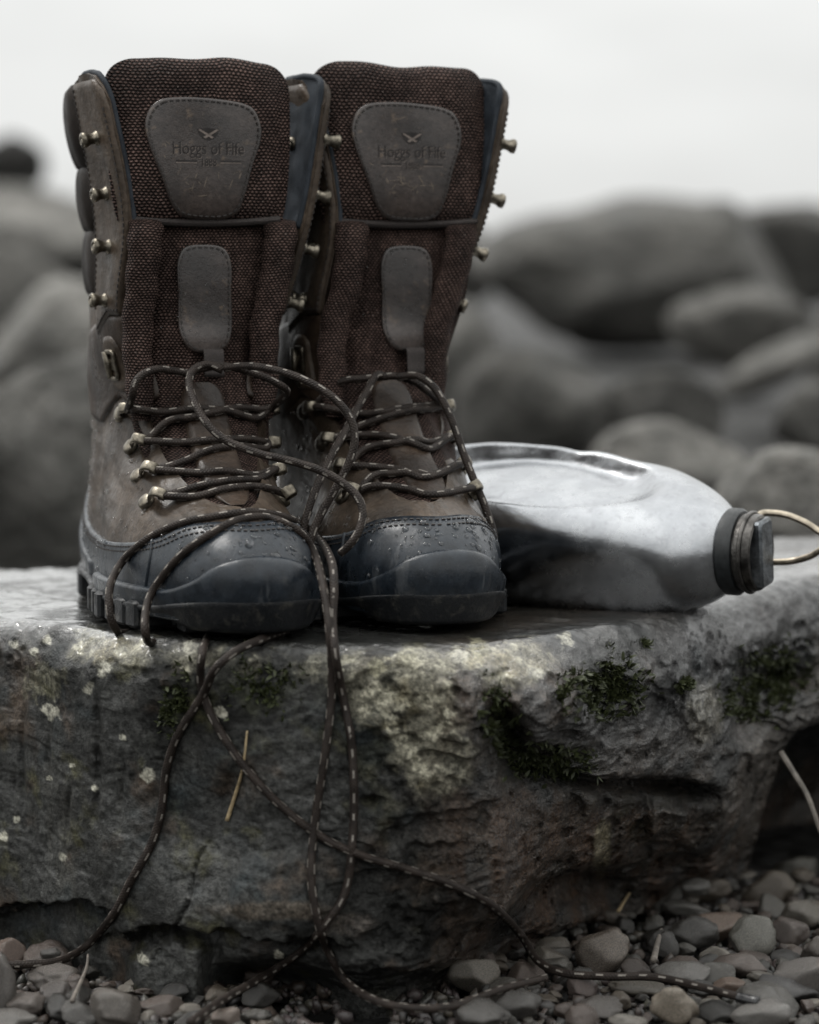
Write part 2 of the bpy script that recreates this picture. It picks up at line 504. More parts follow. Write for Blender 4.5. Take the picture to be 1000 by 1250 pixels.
def rock_shape():
    """profile of the slab swept along X; features are carved from the measured face of the stone"""
    xs = np.concatenate([np.linspace(-1.0, -.27, 50, endpoint=False), np.linspace(-.27, .31, 500), np.linspace(.315, .95, 40)])
    nx = len(xs)
    yE = interp(xs, [(-1, .16), (-.45, .09), (-.3, .05), (-.22, .020), (-.15, -.062), (-.08, -.098), (0, -.108), (.05, -.098), (.09, -.060), (.13, -.005),
                     (.18, .075), (.24, .165), (.32, .25), (.5, .33), (.95, .42)])
    k = np.ones(31)/31
    yE = np.convolve(np.pad(yE, 15, 'edge'), k, 'valid')
    yB = interp(xs, [(-1, .42), (-.4, .33), (-.22, .30), (0, .33), (.15, .36), (.3, .42), (.5, .60), (.95, .72)])
    zE = interp(xs, [(-1, -.03), (-.35, -.002), (-.15, -.001), (.08, -.001), (.16, .000), (.26, .008), (.4, .02), (.95, -.02)])
    rad = interp(xs, [(-1, .03), (-.1, .020), (.0, .024), (.08, .030), (.2, .036), (.95, .05)])
    rows = []
    top, arc, face, back = 120, 44, 290, 20
    yb = yB; yf = yE + rad
    for i in range(back):                                   # back face, hidden from the front
        t = i/back
        ang = t*math.pi/2
        rows.append((yb + .05*np.cos(ang)**.7*1.0, -.2 + (zE+.2)*np.sin(ang)**.6))
    for i in range(top):
        t = i/top
        rows.append((yb*(1-t) + yf*t, zE + 0*xs))
    for i in range(arc):
        ang = (i/arc)*math.pi/2
        rows.append((yf - rad*np.sin(ang), zE - rad*(1-np.cos(ang))))
    for i in range(face+1):
        t = i/face
        rows.append((yE + 0*xs, (zE-rad)*(1-t) + (-.215)*t))
    Y = np.array([r[0] for r in rows]); Z = np.array([r[1]+0*xs for r in rows])
    X = np.broadcast_to(xs, Y.shape)
    P = np.stack([X, Y, Z], -1).copy()
    nr = len(rows)
    isface = np.zeros((nr, nx)); isface[back+top+arc:] = 1
    arcw = np.zeros((nr, nx)); arcw[back+top:back+top+arc] = np.linspace(0, 1, arc)[:, None]
    fw = np.maximum(isface, arcw)                            # 0 on the top, 1 on the face
    px, py = project(P)
    X, Y, Z = P[..., 0].copy(), P[..., 1].copy(), P[..., 2].copy()
    def G(cx, cy, sx, sy, rot=0):
        c, s = math.cos(math.radians(rot)), math.sin(math.radians(rot))
        dx, dy = px-cx, py-cy
        return np.exp(-(((dx*c+dy*s)/sx)**2 + ((-dx*s+dy*c)/sy)**2))
    dep = np.zeros_like(X)                                   # + pushes away from the viewer
    wob = 20*fbm(np.stack([px/90, py/90, px*0+3], -1), 5, .6)
    # crack along the foot of the left half, block below it
    crack = 1136 + .02*(px-100) + wob*2.6 - 26*G(60, 1136, 60, 200) + 10*G(330, 1136, 60, 200)
    L = sstep(470, 330, px)
    dep += L*.026*sstep(crack-10, crack+8, py)*(1-.8*sstep(crack+14, crack+34, py)*sstep(135, 165, px)*sstep(262, 236, px))
    dep -= L*.004*G(330, 1105, 120, 28)
    dep += .05*sstep(1175, 1240, py)*sstep(230, 300, px)
    # undercut right half
    R = sstep(560, 760, px)
    dep += R*.085*np.clip((-Z-.06)/.13, 0, 1)**1.3
    dep += sstep(430, 620, px)*.030*np.clip((-Z-.10)/.08, 0, 1)
    # crevice under the right shoulder
    cre = np.where(px < 740, 952 + (px-620)*.10, 964 + (px-740)*.06) + wob*.6
    inn = sstep(600, 660, px)*sstep(890, 850, px)
    dep += inn*.030*np.exp(-((py-cre)/11)**2) + inn*.014*sstep(cre-5, cre+9, py)
    dep += .030*G(620, 900, 20, 50, -18) + .018*G(668, 935, 50, 18)
    dep -= .012*G(740, 850, 110, 70)
    dep += .020*G(735, 842, 24, 30)
    # dark hollow with moss and the buttress at the right
    dep += .035*G(945, 835, 42, 38, -30)
    dep -= .030*np.clip(G(878, 1010, 42, 85, 8)*1.5, 0, 1)
    dep -= .022*np.clip(G(955, 890, 70, 20, -42)*1.4, 0, 1)
    dep += .16*sstep(948, 975, px + (py-1000)*.12)*sstep(880, 930, py)
    # caves at the bottom right, shards of broken face
    dep += .045*G(720, 1135, 70, 32) + .04*G(600, 1180, 60, 40)
    dep -= .010*sstep(792, 800, px)*sstep(850, 835, px)*sstep(985, 1000, py)*sstep(1055, 1030, py)
    # split facets on the lower left face
    fac = sstep(300+wob, 312+wob, px + .25*(py-1000))*sstep(1045+wob, 1060+wob, py + .18*(px-300))
    dep -= .005*fac*sstep(480, 430, px)
    dep += .004*np.exp(-((px - (225+(1100-py)*.35) - wob*1.2)/1.8)**2)*sstep(1010, 1060, py)*sstep(1150, 1130, py)
    dep += .007*G(282, 965, 12, 26, 12)
    # vertical fissures left
    for cx, w, d, a, b in ((30, 3, .004, 850, 1010), (62, 3, .003, 870, 980), (20, 2.5, .003, 930, 1000), (120, 3.5, .004, 830, 1020), (150, 2.5, .003, 900, 1020),
                           (165, 2, .002, 880, 990), (8, 3, .003, 960, 1020), (88, 2.5, .003, 940, 1050)):
        dep += d*np.exp(-((px-cx+wob*.35+(py-900)*.04)/w)**2)*sstep(a, a+40, py)*sstep(b, b-50, py)
    lat = fbm(np.stack([X*60, Z*9, Y*20], -1), 4, .55)
    dep += .0025*lat*sstep(400, 250, px)
    Y += dep*fw
    # rolling noise everywhere (small under the boots and the flask so that they sit flat)
    Q = np.stack([X, Y, Z], -1)
    big = fbm(Q*7.0, 3)
    med = fbm(Q*26+5, 4)
    fin = fbm(Q*110, 4, .6)
    rid = fbm(Q*38+9, 4, .55, True)
    Nf = fw
    pit = sstep(.18, .5, fbm(Q*75+31, 3, .5))
    lf = sstep(470, 380, px)*sstep(800, 850, py)                # split slate face on the left is smoother
    Y += Nf*(.008*big - .008*med*(1-.6*lf) - .0030*fin*(1-.6*lf) + .004*rid*(1-.75*lf) + .0040*pit*(1-.7*lf))
    q_ = fbm(Q*np.array([9, 9, 14])+51, 4, .55)*7                # flaked steps with crisp edges
    fl = np.floor(q_) + sstep(.72, 1.0, q_-np.floor(q_))
    Y += Nf*.0045*fl*sstep(.0, .03, -Z)*(1-.8*lf)
    away = np.ones_like(X)
    for (x0, y0, x1, y1) in ((-.165, .2, -.09, -.08), (-.06, .24, .01, -.03), (.02, .11, .17, .06)):
        tx, ty = x1-x0, y1-y0
        t = np.clip(((X-x0)*tx+(Y-y0)*ty)/(tx*tx+ty*ty), 0, 1)
        dd = np.hypot(X-x0-t*tx, Y-y0-t*ty)
        away = np.minimum(away, sstep(.045, .10, dd))
    tw = 1-fw
    Z += tw*(away*(.006*big + .003*med) + (.3+.7*away)*.0010*(fin-.5) + .0008*rid - .0012)
    Z += arcw*(1-arcw)*4*(.004*med + .0016*fin)
    Z += isface*.002*med
    # flakes lifting off along the top front edge
    return np.stack([X, Y, Z], -1), fw, np.clip((1-fw) + .70*lf*fw, 0, 1), nx, nr

def rock_colour(P, fw):
    px, py = project(P)
    Q = P
    n1 = fbm(Q*14+3, 4); n2 = fbm(Q*60+8, 4, .6); n3 = fbm(Q*210+2, 3, .6); n4 = fbm(Q*150+12, 3, .65)
    st = fbm(np.stack([Q[..., 0]*70, Q[..., 1]*20, Q[..., 2]*7], -1)+4, 4, .6)
    def G(cx, cy, sx, sy, rot=0):
        c, s = math.cos(math.radians(rot)), math.sin(math.radians(rot))
        dx, dy = px-cx, py-cy
        return np.exp(-(((dx*c+dy*s)/sx)**2 + ((-dx*s+dy*c)/sy)**2))
    C = np.zeros(P.shape)
    def mixc(f, c):
        f = np.clip(f, 0, 1)[..., None]
        C[:] = C*(1-f) + np.array(c)*f
    C[:] = (.043, .0435, .0410)
    C *= np.clip(1 + 1.0*n1 + .9*n2, .15, 3)[..., None]
    right = sstep(480, 620, px)
    mixc(.75*right*sstep(.0, .5, n1+.35), (.075, .058, .042))
    # rust brown stains, low right
    rs = right*sstep(900, 1000, py)*sstep(-.25, .4, st+n1*.5)
    mixc(.85*rs, (.090, .046, .022))
    mixc(.6*G(590, 1010, 70, 110)*sstep(-.3, .3, n2), (.080, .056, .040))
    # shoulder: blue-grey sky reflection painted into the colour
    sh = np.clip(G(720, 845, 120, 80) + G(880, 800, 100, 90) + G(960, 740, 80, 60), 0, 1)
    mixc(.75*sh*sstep(-.5, .2, n1), (.046, .050, .056))
    # black wet growth in hollows; shade painted along the crevice
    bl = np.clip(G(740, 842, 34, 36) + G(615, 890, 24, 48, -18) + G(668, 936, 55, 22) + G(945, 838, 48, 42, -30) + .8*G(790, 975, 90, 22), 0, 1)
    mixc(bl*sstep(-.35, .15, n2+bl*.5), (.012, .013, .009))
    # green algae
    mixc(.55*np.clip(G(215, 865, 18, 40, 15) + .8*G(320, 850, 60, 45) + .7*G(770, 1000, 60, 25), 0, 1)*sstep(-.2, .3, n2), (.052, .058, .024))
    mixc(.5*sstep(470, 300, px)*sstep(.05, .5, st)*sstep(1130, 900, py), (.026, .025, .023))
    mixc(.35*sstep(300, 100, px)*sstep(.05, .4, -st)*fw, (.075, .071, .060))
    mixc(.65*sstep(.12, .45, fbm(Q*33+61, 4, .6))*sstep(560, 380, px)*fw, (.088, .084, .038))
    mixc(.7*sstep(.12, .45, fbm(Q*22+91, 4, .6))*fw, (.092, .064, .044))
    mixc(.6*sstep(.12, .45, fbm(Q*18+131, 4, .6))*fw, (.030, .040, .044))
    # pale crust lichen along the front lip
    lip = np.clip(np.exp(-((py-(812 - .00022*(px-430)**2))/30)**2), 0, 1)*sstep(20, 120, px)*sstep(700, 640, px)
    zone = np.clip(lip*.75 + 1.0*G(520, 900, 75, 80) + .9*G(640, 815, 45, 30) + .8*G(455, 850, 70, 45) + .5*G(530, 960, 50, 50) + .35*G(110, 790, 120, 30) + .35*G(700, 790, 60, 20), 0, 1)
    cr = fbm(Q*48+21, 5, .62)
    mixc(.62*sstep(.52, .78, zone*.62 + cr*.55 + .12), (.27, .255, .195))
    mixc(.72*sstep(.60, .72, zone*.52 + fbm(Q*85+40, 4, .6)*.65 + .06), (.42, .40, .31))
    mixc(.5*sstep(.62, .8, zone*.5 + fbm(Q*30+77, 4, .6)*.6 + .1), (.19, .16, .085))
    mixc(.75*sstep(.45, .7, G(735, 1035, 14, 50, 4) + .25*n2), (.27, .235, .15))
    mixc(.5*sstep(.45, .8, G(860, 870, 30, 50) + .3*n2), (.27, .25, .20))
    mixc(.4*sstep(.4, .8, G(920, 960, 40, 80, 20) + .3*n2), (.20, .175, .15))
    mixc(.5*sstep(.4, .8, G(330, 1112, 90, 16) + .5*n2), (.145, .115, .085))
    mixc(.5*sstep(.4, .8, G(430, 1130, 40, 20) + .5*n2), (.12, .10, .085))
    # single lichen discs
    spots = [(182, 948, 9), (17, 787, 5), (58, 783, 5), (42, 795, 5), (113, 775, 20), (148, 796, 10), (128, 815, 8), (54, 830, 22), (107, 842, 6), (62, 868, 10),
             (5, 1021, 7), (77, 1047, 4), (115, 962, 4), (60, 950, 3), (88, 935, 3), (340, 1165, 6), (175, 1170, 7), (150, 900, 4), (20, 1000, 4), (270, 870, 7), (585, 790, 12),
             (605, 835, 14), (655, 822, 9), (560, 800, 10), (690, 780, 8), (500, 800, 14), (460, 815, 12), (230, 790, 9)]
    for k, (cx, cy, r) in enumerate(spots):
        d = np.hypot(px-cx, (py-cy)*(1.0 if k not in (4, 5) else 1.8))*(1 + .5*n4 + .35*n3)
        soft = .35 if r > 12 else .75
        mixc(soft*sstep(1.12, .82, d/r + .55*n4), (.44, .425, .35) if r < 12 else (.30, .285, .20))
    dk = sstep(.15, .5, fbm(Q*27+201, 5, .65))*fw
    mixc(.7*dk, (.012, .012, .011))
    C *= np.clip(1 + .45*n3 + .35*n4, .2, 2.5)[..., None]
    C *= (1 - .2*right*sstep(880, 960, py)*fw)[..., None]      # lower right face darkened for contrast
    C *= (.74 + .26*sstep(.10, .25, C.max(-1)))[..., None]      # soaked stone; the dry lichen keeps its tone
    topw = 1-fw
    film = topw*sstep(190, 90, px)*sstep(-.35, .05, n1+.4*n2)
    C *= (1 - .25*topw)[..., None]                    # the top is soaked and so darker stone
    wet = np.clip(.22 + .62*topw + .7*sh + .55*right + .25*bl - .35*sstep(.5, .8, zone)*fw + .45*n1 + .9*film, 0, 1)
    return np.concatenate([np.clip(C, .004, .8), wet[..., None]], -1), np.clip(film + .5*topw*sstep(-.1, .3, n1+.5*n2) + .35*sh*fw, 0, 1)

def rock_material():
    m = NT('wet_lichened_rock')
    col = m.attr('tint'); wet = m.attr('tint', 'Alpha')
    f = m.noise(420, 5, .7)
    col = m.mix(1.0, col, m.ramp(f, .28, .72, .32, 1.7), 'MULTIPLY')
    def lbump(h, st, dist, prev=None):
        n = m.bump(h, 1.0, dist, prev)
        k = n.node.inputs['Strength']; m.t.links.new(st, k); return n
    calm = m.ramp(m.attr('flat', 'Fac'), 0, 1, 1.0, .22)
    b = lbump(m.noise(900, 3, .7), m.math('MULTIPLY', calm, .65), .0014)
    b = lbump(m.noise(230, 5, .65), m.math('MULTIPLY', calm, .55), .0040, b)
    b = lbump(m.noise(480, 3, .6, None, 1.5), m.math('MULTIPLY', calm, .75), .0024, b)
    b = lbump(m.noise(75, 4, .6), m.math('MULTIPLY', calm, .45), .006, b)
    r = m.math('MULTIPLY_ADD', wet, -.54, .62)
    r = m.math('ADD', r, m.ramp(m.noise(90, 4), .3, .7, -.10, .12))
    film = m.attr('film', 'Fac')
    m.set(Base_Color=col, Normal=b, Roughness=m.math('MAXIMUM', r, .07), Specular_IOR_Level=m.math('MULTIPLY_ADD', wet, .70, .12), Coat_Weight=film, Coat_Roughness=.10)
    return m.m
RP, RFW, RCALM, RNX, RNR = rock_shape()
RC, RFILM = rock_colour(RP, RFW)
_ix = np.arange(RNX*RNR).reshape(RNR, RNX)
RQ = np.stack([_ix[:-1, :-1], _ix[:-1, 1:], _ix[1:, 1:], _ix[1:, :-1]], -1).reshape(-1, 4)
rock_me = bpy.data.meshes.new('boulder')
rock_me.from_pydata(RP.reshape(-1, 3), [], RQ)
att = rock_me.color_attributes.new('tint', 'FLOAT_COLOR', 'POINT')
att.data.foreach_set('color', RC.reshape(-1, 4).astype(np.float32).ravel())
at2 = rock_me.attributes.new('flat', 'FLOAT', 'POINT')
at2.data.foreach_set('value', RCALM.astype(np.float32).ravel())
at3 = rock_me.attributes.new('film', 'FLOAT', 'POINT')
at3.data.foreach_set('value', RFILM.astype(np.float32).ravel())
boulder = link('boulder', rock_me, rock_material())
tag(boulder, 'long flat-topped wet boulder with pale lichen and moss carrying the boots', 'boulder')
def rock_bvh():
    return BVHTree.FromPolygons(RP.reshape(-1, 3).tolist(), RQ.tolist())
ROCK = rock_bvh()
def hit(bvh, px, py):
    d = Vector(rayd(px, py)).normalized()
    return bvh.ray_cast(Vector(CAM), d)

# ------------------------------------------------------------------ stones
import bmesh
def stone_mesh(name, seed, sub=4, rough=.16, facets=0, flat=1.0, fine=.03, edge=14.0):
    """one river-worn or broken stone of about unit radius"""
    bm = bmesh.new()
    bmesh.ops.create_icosphere(bm, subdivisions=sub, radius=1.0)
    V = np.array([v.co[:] for v in bm.verts])
    r = np.random.default_rng(seed)
    D = V / np.linalg.norm(V, axis=1)[:, None]
    rad = 1 + rough*1.6*fbm(D*.9 + r.uniform(0, 50, 3), 2) + rough*.5*fbm(D*2.4 + r.uniform(0, 50, 3), 3)
    # a few worn planes cut the ball
    for _ in range(facets):
        n = r.normal(size=3); n /= np.linalg.norm(n)
        h = r.uniform(.62, .9)
        c = D @ n
        lim = np.where(c > .05, h/np.maximum(c, .05), 9)
        k = edge
        rad = -np.log(np.exp(-k*rad) + np.exp(-k*lim))/k
    rad += fine*fbm(D*6 + r.uniform(0, 50, 3), 4, .6)
    V = D*rad[:, None]
    V[:, 2] *= flat
    for v, c in zip(bm.verts, V): v.co = c
    me = bpy.data.meshes.new(name)
    bm.to_mesh(me); bm.free()
    me.polygons.foreach_set('use_smooth', [True]*len(me.polygons))
    return me
def place_stone(name, me, loc, scale, rot, tint, mat):
    if not me.materials: me.materials.append(mat)
    o = bpy.data.objects.new(name, me)
    COL.objects.link(o)
    o.location = loc; o.scale = scale; o.rotation_euler = rot
    o.color = (*tint, 1)
    return o

# boulders on the shore behind: centre and half size in the picture, distance, roll, facets, tint, label
FAR = [
 (790, 332, 222, 98, 6.2, 2, 4, .78, 'huge dark rounded boulder filling the shore behind the flask'),
 (960, 318, 105, 72, 7.0, 12, 5, .62, 'dark boulder at the right edge on the skyline'),
 (905, 402, 97, 54, 4.9, -4, 3, 1.4, 'pale oval boulder leaning under the huge dark one'),
 (950, 450, 92, 30, 4.4, 27, 5, 1.5, 'long pale slab tilted up to the right edge'),
 (668, 500, 112, 98, 3.9, -12, 4, 1.0, 'grey humped boulder right behind the boots and flask'),
 (815, 520, 84, 68, 3.7, -10, 3, .72, 'low dark boulder beside the humped grey one'),
 (815, 572, 105, 62, 3.0, 3, 3, 2.0, 'pale rounded stone just above the flask'),
 (1000, 512, 62, 48, 3.6, -8, 4, 1.3, 'grey stone at the right edge under the tilted slab'),
 (985, 625, 132, 80, 2.35, -6, 4, 1.9, 'near pale banded stone behind the cap of the flask'),
 (560, 480, 62, 115, 4.3, 5, 4, 1.2, 'upright grey stone partly hidden by the boots'),
 (8, 204, 50, 40, 9.5, 0, 5, .30, 'small black rock alone on the skyline at far left'),
 (20, 320, 190, 92, 7.5, -4, 3, 1.35, 'broad grey boulder below the black rock at far left'),
 (-10, 372, 120, 92, 5.6, 24, 4, 1.35, 'grey boulder sloping down to the left edge'),
 (95, 425, 115, 85, 4.6, -8, 3, 1.9, 'yellowish grey boulder beside the left boot shaft'),
 (40, 622, 190, 190, 2.95, 3, 2, 1.05, 'large smooth grey boulder low at the left edge behind the slab'),
 (330, 370, 130, 110, 5.4, 5, 4, .8, 'grey boulder hidden behind the boot shafts'),
 (420, 540, 120, 120, 3.6, 0, 4, .8, 'grey boulder hidden low behind the boots'),
 (480, 330, 130, 90, 7.0, 0, 3, .7, 'dark boulder hidden behind the right boot'),
 (1120, 430, 130, 130, 4.6, 0, 4, .8, 'dark boulder just beyond the right edge'),
 (-170, 480, 120, 150, 4.0, 0, 4, .8, 'grey boulder just beyond the left edge'),
 (1200, 620, 120, 100, 2.9, 0, 4, .9, 'grey stone low beyond the right edge'),
 (-260, 330, 200, 100, 7.5, 0, 4, .7, 'dark boulder far beyond the left edge'),
 (1240, 320, 190, 90, 8.0, 0, 4, .7, 'dark boulder far beyond the right edge'),
]
for k, (px, py, hw, hh, dist, rot, fac, tint, lab) in enumerate(FAR):
    c = at(px, py, dist)
    s = dist/F
    me = stone_mesh('shore_boulder', 100+k, 5 if hw > 120 else 4, .16, fac+3, 1.0, .025, 26.0)
    co = np.array([v.co[:] for v in me.vertices])
    ex = np.abs(co).max(0)
    sc = (hw*s/ex[0], max(hw, hh)*s*.85/ex[1], hh*s/ex[2])
    o = place_stone('shore_boulder', me, c, sc, (0, math.radians(-rot), 0), (tint*1.0, tint*.99, tint*.965), M['far_stone'])
    tag(o, lab, 'boulder', 'boulders on the shore behind')

# ------------------------------------------------------------------ boots
# boot space: a = sideways (picture right), b = forward (toe), c = up.  Mesh coordinates are (a, -b, c).
KEYZ = [.0, .014, .024, .032, .042, .051, .059, .069, .084, .104, .124, .150, .210, .290]
FOOT = {  # z: front, back, half width, centre, exponent
 .0: (.290, .004, .0475, .135, 2.3), .014: (.296, .000, .0500, .135, 2.3), .024: (.300, -.003, .0515, .135, 2.3), .032: (.300, -.004, .0518, .132, 2.3), .042: (.294, -.005, .0512, .130, 2.25),
 .051: (.283, -.004, .0500, .125, 2.2), .059: (.266, -.002, .0485, .120, 2.15), .069: (.242, .000, .0480, .112, 2.1),
 .084: (.211, .003, .0480, .102, 2.1), .104: (.184, .006, .0480, .092, 2.1), .124: (.168, .008, .0475, .086, 2.1)}
SHAFT = {
 .150: [(0, .006, .157), (.05, -.014, .156), (.10, -.029, .151), (.15, -.0350, .133), (.20, -.0370, .112), (.27, -.0370, .085), (.35, -.031, .045), (.43, -.017, .016), (.5, .006, .010),
        (.57, .028, .016), (.65, .047, .045), (.73, .054, .085), (.80, .056, .112), (.85, .055, .135), (.90, .050, .151), (.95, .028, .156)],
 .210: [(0, .012, .156), (.05, -.010, .155), (.10, -.028, .157), (.15, -.0345, .135), (.20, -.0380, .114), (.27, -.0385, .087), (.35, -.032, .045), (.43, -.017, .014), (.5, .008, .008),
        (.57, .032, .014), (.65, .052, .045), (.73, .061, .087), (.80, .064, .114), (.85, .067, .137), (.90, .068, .156), (.95, .040, .155)],
 .290: [(0, .018, .150), (.05, -.014, .150), (.10, -.041, .153), (.15, -.0475, .131), (.20, -.0500, .112), (.27, -.0495, .085), (.35, -.041, .043), (.43, -.019, .010), (.5, .010, .003),
        (.57, .038, .010), (.65, .059, .043), (.73, .068, .085), (.80, .072, .112), (.85, .077, .135), (.90, .082, .155), (.95, .050, .150)]}
NU = 720
class Last:
    """the boot's surface: rings of points at key heights"""
    def __init__(s, mir, nar=0.0):
        rings = []
        uu = np.arange(NU)/NU
        for z in KEYZ:
            if z in FOOT:
                bF, bB, Wd, bc, n = FOOT[z]
                phi = 2*np.pi*uu; e = 2/n
                sn, cs = np.sin(phi), np.cos(phi)
                S = np.sign(sn)*np.abs(sn)**e; Cc = np.sign(cs)*np.abs(cs)**e
                b = bc + np.where(cs > 0, (bF-bc)*Cc, (bc-bB)*Cc)
                wp = interp(b, [(-.01, .78), (.05, .80), (.10, .76+1.2*min(z, .06)), (.14, .84), (.18, .96), (.21, 1.0), (.3, 1.0)])
                blend = sstep(.06, .124, z)
                wp = wp*(1-blend) + .985*blend
                a = -Wd*S*wp
                med = .010*sstep(.13, .29, b)*mir + (.010 if mir > 0 else -.001)*sstep(.06, .11, z)
                a = a + med
            else:
                pts = SHAFT[z]
                u0 = np.array([p[0] for p in pts]); ab = np.array([p[1:] for p in pts])
                u2 = np.concatenate([u0-1, u0, u0+1]); ab2 = np.vstack([ab, ab, ab])
                i, t, h, d = hermite(u2, ab2, uu)
                t = t[:, None]; h = h[:, None]
                r = ((2*t**3-3*t**2+1)*ab2[i] + (t**3-2*t**2+t)*h*d[i] + (-2*t**3+3*t**2)*ab2[i+1] + (t**3-t**2)*h*d[i+1])
                a, b = r[:, 0], r[:, 1]
                a = a - nar*interp(z, [(.15, 1.9), (.21, 1.4), (.29, 1.0)])*sstep(-.005, .05, a) - nar*.55*float(sstep(.21, .15, z))*(1-sstep(-.005, .05, a))
            rings.append(np.stack([a, b], -1))
        R = np.array(rings)
        # the ankle and shaft rings relax a little around the girth
        s.R = R
        s.z = np.array(KEYZ)
        i, t, h, s.d = hermite(s.z, R, s.z)
    def base(s, u, z):
        u = np.asarray(u, float); z = np.asarray(z, float)
        u, z = np.broadcast_arrays(u, z)
        z = np.clip(z, 0, .305)
        i = np.clip(np.searchsorted(s.z, z) - 1, 0, len(s.z)-2)
        h = s.z[i+1]-s.z[i]; t = (z-s.z[i])/h
        f = (u % 1.0)*NU; j = np.floor(f).astype(int) % NU; j2 = (j+1) % NU; w = (f-np.floor(f))[..., None]
        def g(A, k): return A[k, j]*(1-w) + A[k, j2]*w
        t = t[..., None]; h = h[..., None]
        r = ((2*t**3-3*t**2+1)*g(s.R, i) + (t**3-2*t**2+t)*h*g(s.d, i) + (-2*t**3+3*t**2)*g(s.R, i+1) + (t**3-t**2)*h*g(s.d, i+1))
        return np.stack([r[..., 0], -r[..., 1], z], -1)
    def frame(s, u, z):
        e, ez = .006, .0025
        du = s.base(u+e, z) - s.base(u-e, z)
        dz = s.base(u, np.asarray(z)+ez) - s.base(u, np.maximum(np.asarray(z)-ez, 0))
        n = np.cross(dz, du)
        n /= np.linalg.norm(n, axis=-1)[..., None] + 1e-12
        du /= np.linalg.norm(du, axis=-1)[..., None] + 1e-12
        dz = np.cross(du, n)
        return n, du, dz
    def pt(s, u, z, off=0.0):
        p = s.base(u, z)
        n, _, _ = s.frame(u, z)
        return p + n*np.asarray(off)[..., None]
def u_open(z):                       # half width of the lacing gap in u
    return interp(z, [(.0, 0), (.0625, 0)] + [(.0625+.0445*q*q, .113*(1-(1-q)**1.25)) for q in (.1, .2, .3, .4, .5, .6, .7, .8, .9, 1.0)] + [(.125, .117), (.15, .103), (.16, .100), (.4, .100)])

TONGUE_W = [(.055, .016), (.065, .024), (.08, .0325), (.104, .0380), (.124, .0385), (.15, .0385), (.17, .0395), (.205, .044), (.22, .0475), (.25, .0505), (.31, .0515)]
TONGUE_A = [(.055, .005), (.1, .010), (.14, .010), (.2, .011), (.3, .0125)]
TONGUE_B = [(.055, .270), (.059, .262), (.069, .238), (.084, .2075), (.104, .1810), (.124, .1640), (.150, .1545), (.18, .1520), (.215, .1500), (.25, .1485), (.31, .1450)]
TONGUE_C = [(.055, .022), (.08, .027), (.104, .028), (.124, .022), (.150, .010), (.31, .0085)]
def _sm(tab, z):
    xs = [p[0] for p in tab]; ys = np.array([p[1] for p in tab])
    i, t, h, d = hermite(xs, ys, z)
    return ((2*t**3-3*t**2+1)*ys[i] + (t**3-2*t**2+t)*h*d[i] + (-2*t**3+3*t**2)*ys[i+1] + (t**3-t**2)*h*d[i+1])
TDX = 0.0
def tongA(z): return _sm(TONGUE_A, z) + TDX*sstep(.175, .120, z)
PAD0, PAD1 = .2105, .2985
def tongue_w(z):
    w = _sm(TONGUE_W, z)
    r = .017
    d = np.clip(z - (PAD1-r), 0, r)
    return w - np.where(z > PAD1-r, r - np.sqrt(np.maximum(r*r-d*d, 0)), 0)
def tongue_pt(a, z, off=0.0):
    """front of the tongue, with the swell of the padded upper part"""
    a = np.asarray(a, float); z = np.asarray(z, float)
    a, z = np.broadcast_arrays(a, z)
    w = _sm(TONGUE_W, z); p = (a-tongA(z))/w
    b = _sm(TONGUE_B, z) - _sm(TONGUE_C, z)*p**2
    zt = np.clip((z-PAD0)/(PAD1-PAD0), 0, 1)*2-1
    inpad = (z >= PAD0).astype(float)
    b = b + inpad*.0085*(1-np.clip(np.abs(p), 0, 1)**4)*np.sqrt(np.clip(1-np.abs(zt)**5, 0, 1)) + inpad*.0012*np.sin(a*150+1)*sstep(.25, .295, z)
    lowpad = (z < PAD0).astype(float)
    b = b + lowpad*.004*np.sqrt(np.clip(1-np.clip((z-.135)/(PAD0-.135), 0, 1)**6, 0, 1))*sstep(.13, .15, z)*(1-np.clip(np.abs(p), 0, 1)**4)
    return np.stack([a, -(b+np.asarray(off)), z], -1)

def clus(n, k=.12):
    """0..1 samples crowded at both ends"""
    t = np.linspace(0, 1, n)
    return (1-k*4)*t + k*4*(t*t*(3-2*t)) if False else .5 - .5*np.cos(math.pi*t)*(.35) - (.5-.5*1)*0 - .5*(1-2*t)*.65

def skin_patch(last, us, zlo, zhi, d, base=0.0, nz=26, round_u=False, edge=.10, swell=0.0):
    """raised panel following the boot between two height curves"""
    us = np.asarray(us, float)
    v = np.concatenate([[0, 0], np.linspace(0, 1, nz)[1:-1], [1, 1]])
    v[1] = .004; v[-2] = .996
    prof = np.minimum(1, np.minimum(v, 1-v)/edge*.5+.5) if edge > 0 else np.ones_like(v)
    prof = np.sqrt(np.clip(prof, 0, 1)); prof[0] = prof[-1] = -.6
    U = np.broadcast_to(us, (len(v), len(us)))
    Z = zlo[None]*(1-v[:, None]) + zhi[None]*v[:, None]
    O = base + d*prof[:, None] + swell*np.sin(np.pi*np.clip(v, 0, 1))[:, None] + 0*U
    if round_u:
        t = np.linspace(0, 1, len(us))
        e = np.minimum(t, 1-t)*len(us)
        O = np.where(e[None] < 1, base-.6*d, O)
    return last.pt(U, Z, O), U, Z
def tongue_patch(outline, thick, n=96, rings=14, off=0.0):
    """leather badge with a rounded outline (a, z) laid on the tongue"""
    C = smooth_curve(outline, n, True)
    c = C.mean(0)
    prof = [(0, thick)] + [(k/(rings-4)*.955, thick) for k in range(1, rings-3)] + [(.985, thick*.96), (1.0, thick*.62), (1.0, -.0012)]
    P = []
    for r, h in prof:
        q = c + (C-c)*r
        P.append(tongue_pt(q[:, 0], q[:, 1], off+h))
    return np.array(P), C, c
